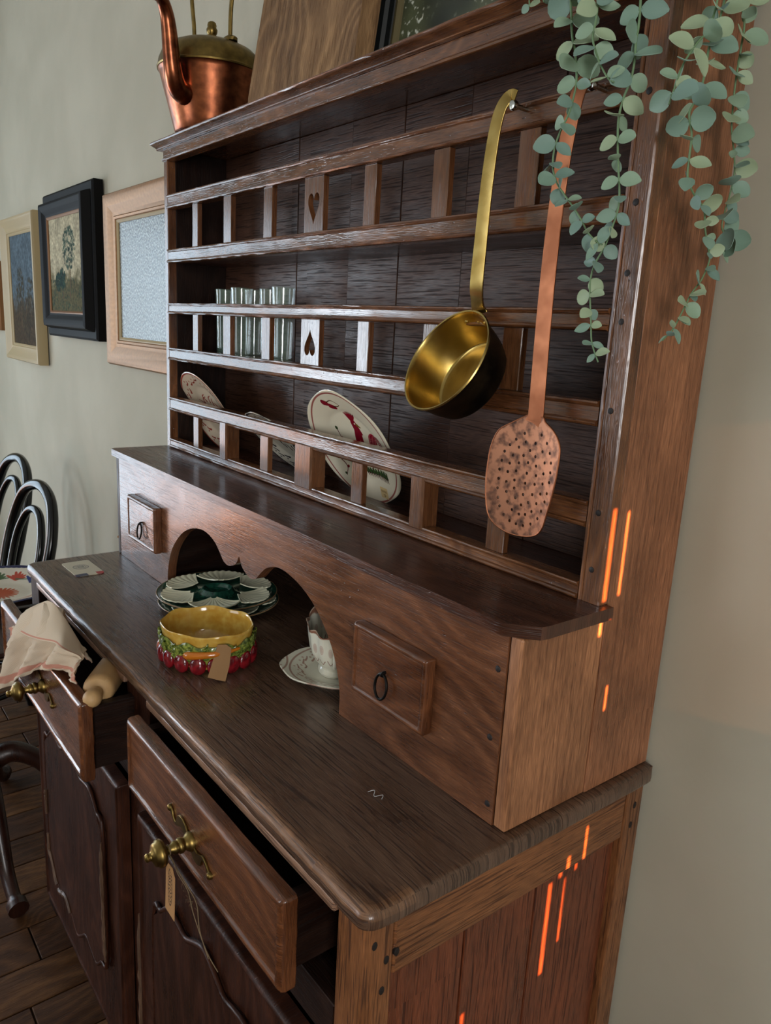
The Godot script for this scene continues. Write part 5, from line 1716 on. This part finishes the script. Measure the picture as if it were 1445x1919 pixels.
# ---------- in and on the drawers ----------
func drawers_contents() -> void:
	# towel bunched over the left drawer front
	var rows := [
		[Vector3(-1.178, 0.796, 0.535), Vector3(-1.061, 0.850, 0.530), Vector3(-0.973, 0.895, 0.520), Vector3(-0.905, 0.885, 0.510), Vector3(-0.843, 0.865, 0.505)],
		[Vector3(-1.180, 0.800, 0.560), Vector3(-1.070, 0.868, 0.545), Vector3(-0.973, 0.925, 0.535), Vector3(-0.905, 0.913, 0.530), Vector3(-0.843, 0.890, 0.525)],
		[Vector3(-1.119, 0.852, 0.585), Vector3(-0.986, 0.935, 0.570), Vector3(-0.905, 0.975, 0.560), Vector3(-0.850, 0.968, 0.555), Vector3(-0.753, 0.937, 0.550)],
		[Vector3(-1.092, 0.835, 0.597), Vector3(-0.936, 0.908, 0.596), Vector3(-0.813, 0.957, 0.588), Vector3(-0.740, 0.966, 0.580), Vector3(-0.690, 0.948, 0.570)],
		[Vector3(-1.097, 0.795, 0.600), Vector3(-0.957, 0.857, 0.597), Vector3(-0.820, 0.914, 0.594), Vector3(-0.730, 0.942, 0.588), Vector3(-0.665, 0.945, 0.578)],
		[Vector3(-1.138, 0.714, 0.605), Vector3(-1.015, 0.778, 0.602), Vector3(-0.845, 0.875, 0.600), Vector3(-0.735, 0.915, 0.595), Vector3(-0.650, 0.925, 0.580)]]
	var fine := []
	var n := FastNoiseLite.new()
	n.seed = 8
	n.frequency = 9.0
	var wide := []
	for row in rows:
		wide.append(smooth(row, 9))
	for i in (rows.size() - 1) * 7 + 1:
		var k := mini(i / 7, rows.size() - 2)
		var f := float(i - k * 7) / 7
		var line := []
		for j in wide[0].size():
			var q: Vector3 = wide[k][j].cubic_interpolate(wide[k + 1][j], wide[maxi(k - 1, 0)][j], wide[mini(k + 2, rows.size() - 1)][j], f)
			var ramp := smoothstep(6.0, 16.0, float(i))
			q.z += 0.009 * sin(j * 0.55 + i * 0.22) * ramp + 0.005 * n.get_noise_2d(j * 0.06, i * 0.06)
			q.y += 0.004 * n.get_noise_2d(j * 0.05 + 9, i * 0.05)
			line.append(q)
		fine.append(line)
	var b := MB.new()
	b.sheet(fine, 0.0026)
	# the folded-over flap
	var flap := [
		[Vector3(-0.959, 0.943, 0.574), Vector3(-0.881, 0.984, 0.566), Vector3(-0.822, 0.983, 0.562), Vector3(-0.731, 0.955, 0.556)],
		[Vector3(-0.982, 0.917, 0.586), Vector3(-0.840, 0.965, 0.582), Vector3(-0.763, 0.973, 0.576), Vector3(-0.690, 0.959, 0.568)],
		[Vector3(-0.995, 0.894, 0.602), Vector3(-0.796, 0.947, 0.600), Vector3(-0.689, 0.972, 0.594), Vector3(-0.655, 0.962, 0.580)]]
	var fw := []
	for row in flap:
		fw.append(smooth(row, 9))
	var fl := []
	for i in 17:
		var k := mini(i / 8, 1)
		var line := []
		for j in fw[0].size():
			var q: Vector3 = fw[k][j].cubic_interpolate(fw[k + 1][j], fw[maxi(k - 1, 0)][j], fw[mini(k + 2, 2)][j], float(i - k * 8) / 8)
			q.z += 0.004 * sin(j * 0.5 + i * 0.3) * i / 16.0
			line.append(q)
		fl.append(line)
	b.sheet(fl, 0.0026)
	var im := Image.create(256, 256, false, Image.FORMAT_RGB8)
	var r := RandomNumberGenerator.new()
	r.seed = 2
	for y in 256:
		for x in 256:
			var k := 0.5 + 0.5 * sin(x * 1.9) * sin(y * 1.9)
			var c := Color(0.78, 0.70, 0.60).lerp(Color(0.85, 0.78, 0.69), k)
			var v := y / 256.0
			if (v > 0.905 and v < 0.955) or x < 7:
				c = c.lerp(Color(0.74, 0.46, 0.39), 0.7)
			im.set_pixel(x, y, c)
	var cloth := painted(im, 0.95, 0.2)
	cloth.backlight_enabled = true
	cloth.backlight = Color(0.15, 0.13, 0.11)
	var tw := place("tea_towel", b.mesh(70), cloth, self)
	tag(tw, "cream linen tea towel with pink stripes, bunched over the far open drawer", "towel")
	# rolling pin lying in the drawer
	b = MB.new()
	b.lathe([Vector2(0, 0), Vector2(0.0075, 0.001), Vector2(0.0125, 0.006), Vector2(0.0148, 0.014), Vector2(0.0142, 0.024), Vector2(0.0115, 0.034), Vector2(0.0098, 0.040), Vector2(0.0105, 0.046), Vector2(0.0205, 0.050), Vector2(0.0245, 0.055), Vector2(0.0262, 0.064), Vector2(0.0266, 0.10), Vector2(0.0266, 0.30), Vector2(0.0245, 0.309), Vector2(0.0105, 0.314), Vector2(0.010, 0.320), Vector2(0.0145, 0.340), Vector2(0.0125, 0.352), Vector2(0, 0.358)], 32)
	var pin := obj("rolling_pin", b, M.pin, self, 1, 60)
	var d := Vector3(-0.85, -0.13, -0.50).normalized()
	var xax := Vector3.UP.cross(d).normalized()
	pin.transform = Transform3D(Basis(xax, d, xax.cross(d)), Vector3(-0.650, 0.8885, 0.5675))
	tag(pin, "pale turned wooden rolling pin lying in the far open drawer beside the towel", "rolling pin")
	# kraft tag on the near drawer's knob
	var t := thing("price_tag", "kraft paper price tag on hairy twine tied to the near drawer's knob", "tag")
	im = Image.create(64, 160, false, Image.FORMAT_RGB8)
	im.fill(Color(0.66, 0.50, 0.34))
	emblem(im, 32, 88, 15, 48, Color(0.2, 0.16, 0.14))
	b = MB.new()
	var q0 := Vector3(-0.3155, 0.800, 0.5745)
	b.sheet([[q0 + Vector3(-0.004, 0.010, 0), q0 + Vector3(0.006, 0.0085, -0.001)], [q0 + Vector3(-0.0105, 0.0, 0.0005), q0 + Vector3(0.0125, -0.003, -0.0015)], [q0 + Vector3(-0.011, -0.030, 0.001), q0 + Vector3(0.0125, -0.034, -0.001)], [q0 + Vector3(-0.0115, -0.060, 0.002), q0 + Vector3(0.0125, -0.066, 0.0)]], 0.0008)
	obj("card", b, painted(im, 0.85, 0.2), t)
	var twine := flat(Color(0.46, 0.38, 0.28), 0.95)
	b = MB.new()
	var k0 := Vector3(-0.341, 0.8085, 0.5665)
	b.tube(smooth([k0, k0 + Vector3(0.010, -0.004, 0.004), Vector3(-0.320, 0.803, 0.573), q0 + Vector3(0.001, 0.004, 0.0012)], 5), 0.0007, 5)
	b.tube(smooth([k0, k0 + Vector3(0.018, -0.004, 0.0), Vector3(-0.296, 0.786, 0.560), Vector3(-0.287, 0.760, 0.551), Vector3(-0.282, 0.722, 0.549), Vector3(-0.265, 0.690, 0.545)], 6), 0.0008, 5)
	b.tube(smooth([k0, Vector3(-0.324, 0.806, 0.566), Vector3(-0.309, 0.796, 0.566), Vector3(-0.303, 0.772, 0.556), Vector3(-0.294, 0.74, 0.552), Vector3(-0.27, 0.70, 0.546), Vector3(-0.246, 0.683, 0.541)], 6), 0.0008, 5)
	var rr := RandomNumberGenerator.new()
	rr.seed = 31
	for k in 40:
		var f := rr.randf()
		var q := k0.lerp(Vector3(-0.290, 0.755, 0.553), f) + Vector3(rr.randf_range(-0.003, 0.003), rr.randf_range(-0.003, 0.003), rr.randf_range(-0.002, 0.003))
		b.tube([q, q + Vector3(rr.randf_range(-0.009, 0.009), rr.randf_range(-0.009, 0.007), rr.randf_range(-0.002, 0.006))], 0.00018, 3)
	b.loop_tube(range(14).map(func(k): return Vector3(-0.341 + 0.0066 * sin(TAU * k / 14), 0.812 + 0.0066 * cos(TAU * k / 14), 0.5655)), 0.0008, 5, Vector3(0, 0, 1))
	obj("twine", b, twine, t, 0, 80)


# ---------- the far left corner ----------
func far_corner() -> void:
	# little tripod table
	var t := thing("tripod_table", "small round dark wood tripod table at the left end of the sideboard", "table", Vector3(-1.655, 0, 0.585))
	var b := MB.new()
	b.lathe([Vector2(0, 0.680), Vector2(0.280, 0.680), Vector2(0.298, 0.685), Vector2(0.303, 0.692), Vector2(0.300, 0.699), Vector2(0.290, 0.702), Vector2(0, 0.702)], 56)
	obj("table_top", b, M.table, t)
	b = MB.new()
	b.lathe([Vector2(0, 0.20), Vector2(0.035, 0.20), Vector2(0.042, 0.22), Vector2(0.042, 0.30), Vector2(0.030, 0.32), Vector2(0.034, 0.36), Vector2(0.045, 0.42), Vector2(0.036, 0.50), Vector2(0.026, 0.60), Vector2(0.04, 0.645), Vector2(0.08, 0.672), Vector2(0.11, 0.680)], 28)
	obj("column", b, M.table, t)
	for k in 3:
		var th: float = [1.62, 4.35, 2.95][k]
		var d := Vector3(sin(th), 0, cos(th))
		b = MB.new()
		var path := []
		for q in [Vector2(0.03, 0.26), Vector2(0.09, 0.28), Vector2(0.16, 0.235), Vector2(0.21, 0.15), Vector2(0.25, 0.075), Vector2(0.30, 0.035), Vector2(0.345, 0.024)]:
			path.append(d * q.x + Vector3(0, q.y, 0))
		b.tube(smooth(path, 5), range(31).map(func(j): return lerpf(0.034, 0.017, sin(PI * 0.5 * j / 26.0)) + (0.008 if j > 26 else 0.0)), 12)
		obj("leg", b, M.table, t, 0, 80)
	# painted faience plate and a card on it
	var im := Image.create(256, 256, false, Image.FORMAT_RGB8)
	im.fill(Color(0.80, 0.77, 0.70))
	for k in 260:
		var th := TAU * k / 260.0
		dab(im, 128 + 122 * cos(th), 128 + 122 * sin(th), 6 + sin(k * 1.6), Color(0.09, 0.12, 0.30))
	var r := RandomNumberGenerator.new()
	r.seed = 15
	for k in 12:
		var th := TAU * k / 12.0 + 0.2
		var q := Vector2(128 + 76 * cos(th), 128 + 76 * sin(th))
		var c: Color = [Color(0.66, 0.22, 0.12), Color(0.14, 0.20, 0.42), Color(0.72, 0.46, 0.14), Color(0.24, 0.34, 0.18)][k % 4]
		for j in 7:
			var a := th + (j - 3) * 0.42
			stroke(im, [q, q + Vector2(cos(a), sin(a)) * r.randf_range(16, 27)], 5.5, 2, c)
		stroke(im, [q, q + Vector2(-sin(th), cos(th)) * 34], 2.4, 1.4, Color(0.25, 0.33, 0.2))
	for j in 22:
		var a := TAU * j / 22.0
		stroke(im, [Vector2(128, 128), Vector2(128 + 34 * cos(a), 128 + 34 * sin(a))], 5, 2.5, Color(0.66, 0.26, 0.13))
	b = MB.new()
	b.lathe([Vector2(0, 0), Vector2(0.075, 0), Vector2(0.085, 0.004), Vector2(0.14, 0.030), Vector2(0.167, 0.036), Vector2(0.170, 0.038), Vector2(0.167, 0.040), Vector2(0.14, 0.034), Vector2(0.085, 0.014), Vector2(0.07, 0.010), Vector2(0, 0.009)], 60, 1, 1, 0.34, 14, 0.012)
	tag(place("faience_dish", b.mesh(60), painted(im, 0.12), self, Transform3D(Basis(Vector3.UP, 0.6), Vector3(-1.750, 0.7023, 0.480))), "cream faience dish with blue rim and orange flowers, on the tripod table", "dish")
	im = Image.create(96, 64, false, Image.FORMAT_RGB8)
	im.fill(Color(0.80, 0.78, 0.70))
	emblem(im, 56, 32, 20, 12, Color(0.35, 0.34, 0.36))
	for y in range(0, 10):
		for x in range(0, 96):
			im.set_pixel(x, y, Color(0.66, 0.30, 0.26))
	b = MB.new()
	b.sheet([[Vector3(-0.05, 0, -0.035), Vector3(0.05, 0, -0.035)], [Vector3(-0.05, 0, 0.035), Vector3(0.05, 0, 0.035)]], 0.0014)
	tag(place("card", b.mesh(30), painted(im, 0.6), self, Transform3D(Basis(Vector3.UP, 0.35), Vector3(-1.512, 0.7032, 0.665))), "cream and red card lying on the tripod table in front of its dish", "card")
	chair(Vector3(-2.235, 0, 0.505), 0.12, "black bentwood chair in front, its double-hooped back nearer to the sideboard")
	chair(Vector3(-2.81, 0, 0.445), 0.10, "black bentwood chair behind, mostly cut off by the left edge")
	# straw bundle beside the box
	b = MB.new()
	var rr := RandomNumberGenerator.new()
	rr.seed = 5
	for k in 14:
		var x := rr.randf_range(-0.006, 0.006)
		b.tube(smooth([Vector3(x, 0, rr.randf_range(-0.02, 0.02)), Vector3(x * 1.4 - 0.004, 0.05, rr.randf_range(-0.015, 0.015)), Vector3(x * 0.6 + 0.002, 0.092, rr.randf_range(-0.01, 0.01))], 4), 0.0022, 5)
	b.loop_tube(range(12).map(func(k): return Vector3(0.011 * sin(TAU * k / 12), 0.035, 0.022 * cos(TAU * k / 12))), 0.0024, 5)
	var sb := obj("straw_bundle", b, M.straw, self, 0, 80)
	sb.position = Vector3(-1.3355, 0.9205, 0.262)
	tag(sb, "small straw bundle standing on the worktop against the far side of the box", "straw")

func chair(at: Vector3, turn: float, label: String) -> void:
	var t := thing("bentwood_chair", label, "chair", at, "black bentwood chairs by the wall")
	t.rotation.y = turn
	var b := MB.new()
	b.lathe([Vector2(0, 0.452), Vector2(0.175, 0.452), Vector2(0.182, 0.456), Vector2(0.175, 0.461), Vector2(0, 0.459)], 40, 1.04, 1.0)
	obj("seat", b, M.bentwood, t)
	b = MB.new()
	var ring := []
	for k in 40:
		ring.append(Vector3(0.200 * sin(TAU * k / 40), 0.446, 0.192 * cos(TAU * k / 40)))
	b.loop_tube(ring, 0.019, 10)
	obj("seat_ring", b, M.bentwood, t, 0, 80)
	# the outer hoop runs on down as the back legs
	b = MB.new()
	b.tube(smooth([Vector3(-0.185, 0, -0.27), Vector3(-0.175, 0.22, -0.215), Vector3(-0.165, 0.44, -0.175), Vector3(-0.180, 0.62, -0.205), Vector3(-0.172, 0.76, -0.238), Vector3(-0.115, 0.868, -0.262), Vector3(0, 0.905, -0.272), Vector3(0.115, 0.868, -0.262), Vector3(0.172, 0.76, -0.238), Vector3(0.180, 0.62, -0.205), Vector3(0.165, 0.44, -0.175), Vector3(0.175, 0.22, -0.215), Vector3(0.185, 0, -0.27)], 6), 0.0185, 12)
	obj("outer_hoop", b, M.bentwood, t, 0, 80)
	b = MB.new()
	b.tube(smooth([Vector3(-0.085, 0.455, -0.165), Vector3(-0.112, 0.60, -0.198), Vector3(-0.105, 0.72, -0.225), Vector3(-0.06, 0.800, -0.245), Vector3(0, 0.822, -0.250), Vector3(0.06, 0.800, -0.245), Vector3(0.105, 0.72, -0.225), Vector3(0.112, 0.60, -0.198), Vector3(0.085, 0.455, -0.165)], 6), 0.0135, 10)
	obj("inner_hoop", b, M.bentwood, t, 0, 80)
	for s in [-1, 1]:
		b = MB.new()
		b.tube([Vector3(0.165 * s, 0, 0.185), Vector3(0.15 * s, 0.22, 0.165), Vector3(0.135 * s, 0.44, 0.145)], [0.012, 0.015, 0.018], 10)
		obj("leg", b, M.bentwood, t, 0, 80)
	b = MB.new()
	ring = []
	for k in 36:
		ring.append(Vector3(0.165 * sin(TAU * k / 36), 0.235, 0.172 * cos(TAU * k / 36) - 0.02))
	b.loop_tube(ring, 0.009, 8)
	obj("leg_ring", b, M.bentwood, t, 0, 80)


# ---------- pictures on the wall ----------
func landscape(sky_: Color, low: Color, foliage: Color, sd: int, trees: Array) -> Image:
	var im := Image.create(256, 256, false, Image.FORMAT_RGB8)
	var n := nimg(256, 256, 256, 256, 0.02, sd, 4)
	var n2 := nimg(256, 256, 256, 256, 0.08, sd + 1, 3)
	for y in 256:
		for x in 256:
			var k := n[y * 256 + x] / 255.0
			var k2 := n2[y * 256 + x] / 255.0
			var c := sky_.lerp(sky_ * 0.75, k).lerp(low, smoothstep(0.52, 0.72, y / 256.0 + (k - 0.5) * 0.2))
			im.set_pixel(x, y, c * (0.8 + 0.4 * k2))
	var r := RandomNumberGenerator.new()
	r.seed = sd
	for q in trees:
		stroke(im, [Vector2(q.x, 216), Vector2(q.x + 6, 150), Vector2(q.x - 4, q.y + 20)], 4, 1.5, Color(0.35, 0.28, 0.2))
		for k in 190:
			var a := r.randf() * TAU
			var d := sqrt(r.randf())
			dab(im, q.x + cos(a) * d * q.z, q.y + 25 + sin(a) * d * q.z * 1.25, r.randf_range(2, 5), Color(foliage * r.randf_range(0.6, 1.3), 0.55))
	for k in 260:
		var y := r.randf_range(165, 254)
		dab(im, r.randf() * 256, y, r.randf_range(2, 5), Color(low.lerp(foliage, r.randf()) * r.randf_range(0.6, 1.4), 0.5))
	return im

func picture(called: String, label: String, x0: float, x1: float, y0: float, y1: float, prof: Array, fm: Material, slip: Material, canvas: Material, deep := 0.0) -> Node3D:
	var t := thing(called, label, "picture", Vector3((x0 + x1) / 2, y0, 0.0))
	var w := x1 - x0
	var h := y1 - y0
	var b := MB.new()
	frame_mesh(b, w, h, prof)
	obj("frame", b, fm, t, 0, 30)
	var ins: float = prof[-1].x
	b = MB.new()
	frame_mesh(b, w - ins * 2 + 0.002, h - ins * 2 + 0.002, [Vector2(0, 0.002), Vector2(0, prof[-1].y + 0.0), Vector2(0.004, prof[-1].y + 0.001), Vector2(0.010, prof[-1].y - 0.003), Vector2(0.010, 0.002)], ins - 0.001)
	obj("slip", b, slip, t, 0, 30)
	ins += 0.008
	b = MB.new()
	b.own_uv = true
	var zc := maxf(prof[-1].y - 0.006, 0.004)
	b.quad(Vector3(-w / 2 + ins, ins, zc), Vector3(w / 2 - ins, ins, zc), Vector3(w / 2 - ins, h - ins, zc), Vector3(-w / 2 + ins, h - ins, zc), Vector2(0, 1), Vector2(1, 1), Vector2(1, 0), Vector2(0, 0))
	obj("canvas", b, canvas, t)
	return t

func pictures() -> void:
	var gold := metal(Color(0.62, 0.46, 0.31), Color(0.54, 0.40, 0.27), 0.45, 0.05, 60)
	gold.metallic = 0.5
	var cream := flat(Color(0.66, 0.58, 0.42), 0.5)
	var black := flat(Color(0.03, 0.027, 0.026), 0.6, 0, 0.25)
	var brass := flat(Color(0.50, 0.34, 0.20), 0.4, 0.4)
	# silvery picture, half behind the rack
	var sv := flat(Color.WHITE, 0.30)
	sv.albedo_texture = blot_tex(Color(0.03, 0.035, 0.03), Color(0.66, 0.69, 0.67), 0.13, 66, 0.5, 6.0)
	sv.heightmap_enabled = true
	var rough := nimg(256, 256, 256, 256, 0.2, 67, 4)
	sv.heightmap_texture = tex(256, 256, rough, Image.FORMAT_L8)
	sv.heightmap_scale = 0.05
	sv.uv1_scale = Vector3(2.2, 1.1, 1)
	sv.metallic_specular = 0.9
	picture("picture", "glossy silver-grey textured painting in a pale gold frame, half hidden behind the rack", -2.150, -1.540, 1.330, 1.868, [Vector2(0, 0), Vector2(0, 0.020), Vector2(0.006, 0.030), Vector2(0.018, 0.033), Vector2(0.040, 0.028), Vector2(0.060, 0.018), Vector2(0.070, 0.016), Vector2(0.074, 0.020), Vector2(0.080, 0.018), Vector2(0.083, 0.014)], gold, cream, sv)
	var oil := painted(landscape(Color(0.74, 0.70, 0.58), Color(0.33, 0.31, 0.20), Color(0.10, 0.20, 0.17), 33, [Vector3(150, 60, 46), Vector3(60, 150, 20), Vector3(95, 140, 22)]), 0.8, 0.25)
	picture("picture", "landscape painting with a tall tree in a heavy black stepped frame", -2.830, -2.225, 1.400, 1.925, [Vector2(0, 0), Vector2(0, 0.030), Vector2(0.008, 0.036), Vector2(0.030, 0.034), Vector2(0.034, 0.046), Vector2(0.040, 0.062), Vector2(0.050, 0.066), Vector2(0.066, 0.060), Vector2(0.080, 0.050), Vector2(0.088, 0.048)], black, brass, oil)
	var oil2 := painted(landscape(Color(0.36, 0.42, 0.46), Color(0.26, 0.21, 0.15), Color(0.22, 0.20, 0.15), 36, [Vector3(90, 100, 40), Vector3(190, 130, 44), Vector3(140, 170, 40)]), 0.8, 0.25)
	picture("picture", "dark mountain landscape painting in a deep cream moulded frame", -3.560, -2.985, 1.268, 1.890, [Vector2(0, 0), Vector2(0, 0.034), Vector2(0.004, 0.042), Vector2(0.012, 0.044), Vector2(0.020, 0.040), Vector2(0.040, 0.030), Vector2(0.055, 0.024), Vector2(0.062, 0.026), Vector2(0.066, 0.022)], cream, cream, oil2)
	var oil3 := painted(landscape(Color(0.42, 0.38, 0.30), Color(0.2, 0.16, 0.12), Color(0.2, 0.16, 0.12), 39, [Vector3(120, 120, 50)]), 0.5)
	picture("picture", "small brown picture cut by the left edge of the photograph", -4.15, -3.735, 1.39, 1.72, [Vector2(0, 0), Vector2(0, 0.020), Vector2(0.006, 0.026), Vector2(0.03, 0.018), Vector2(0.036, 0.012)], brass, brass, oil3)
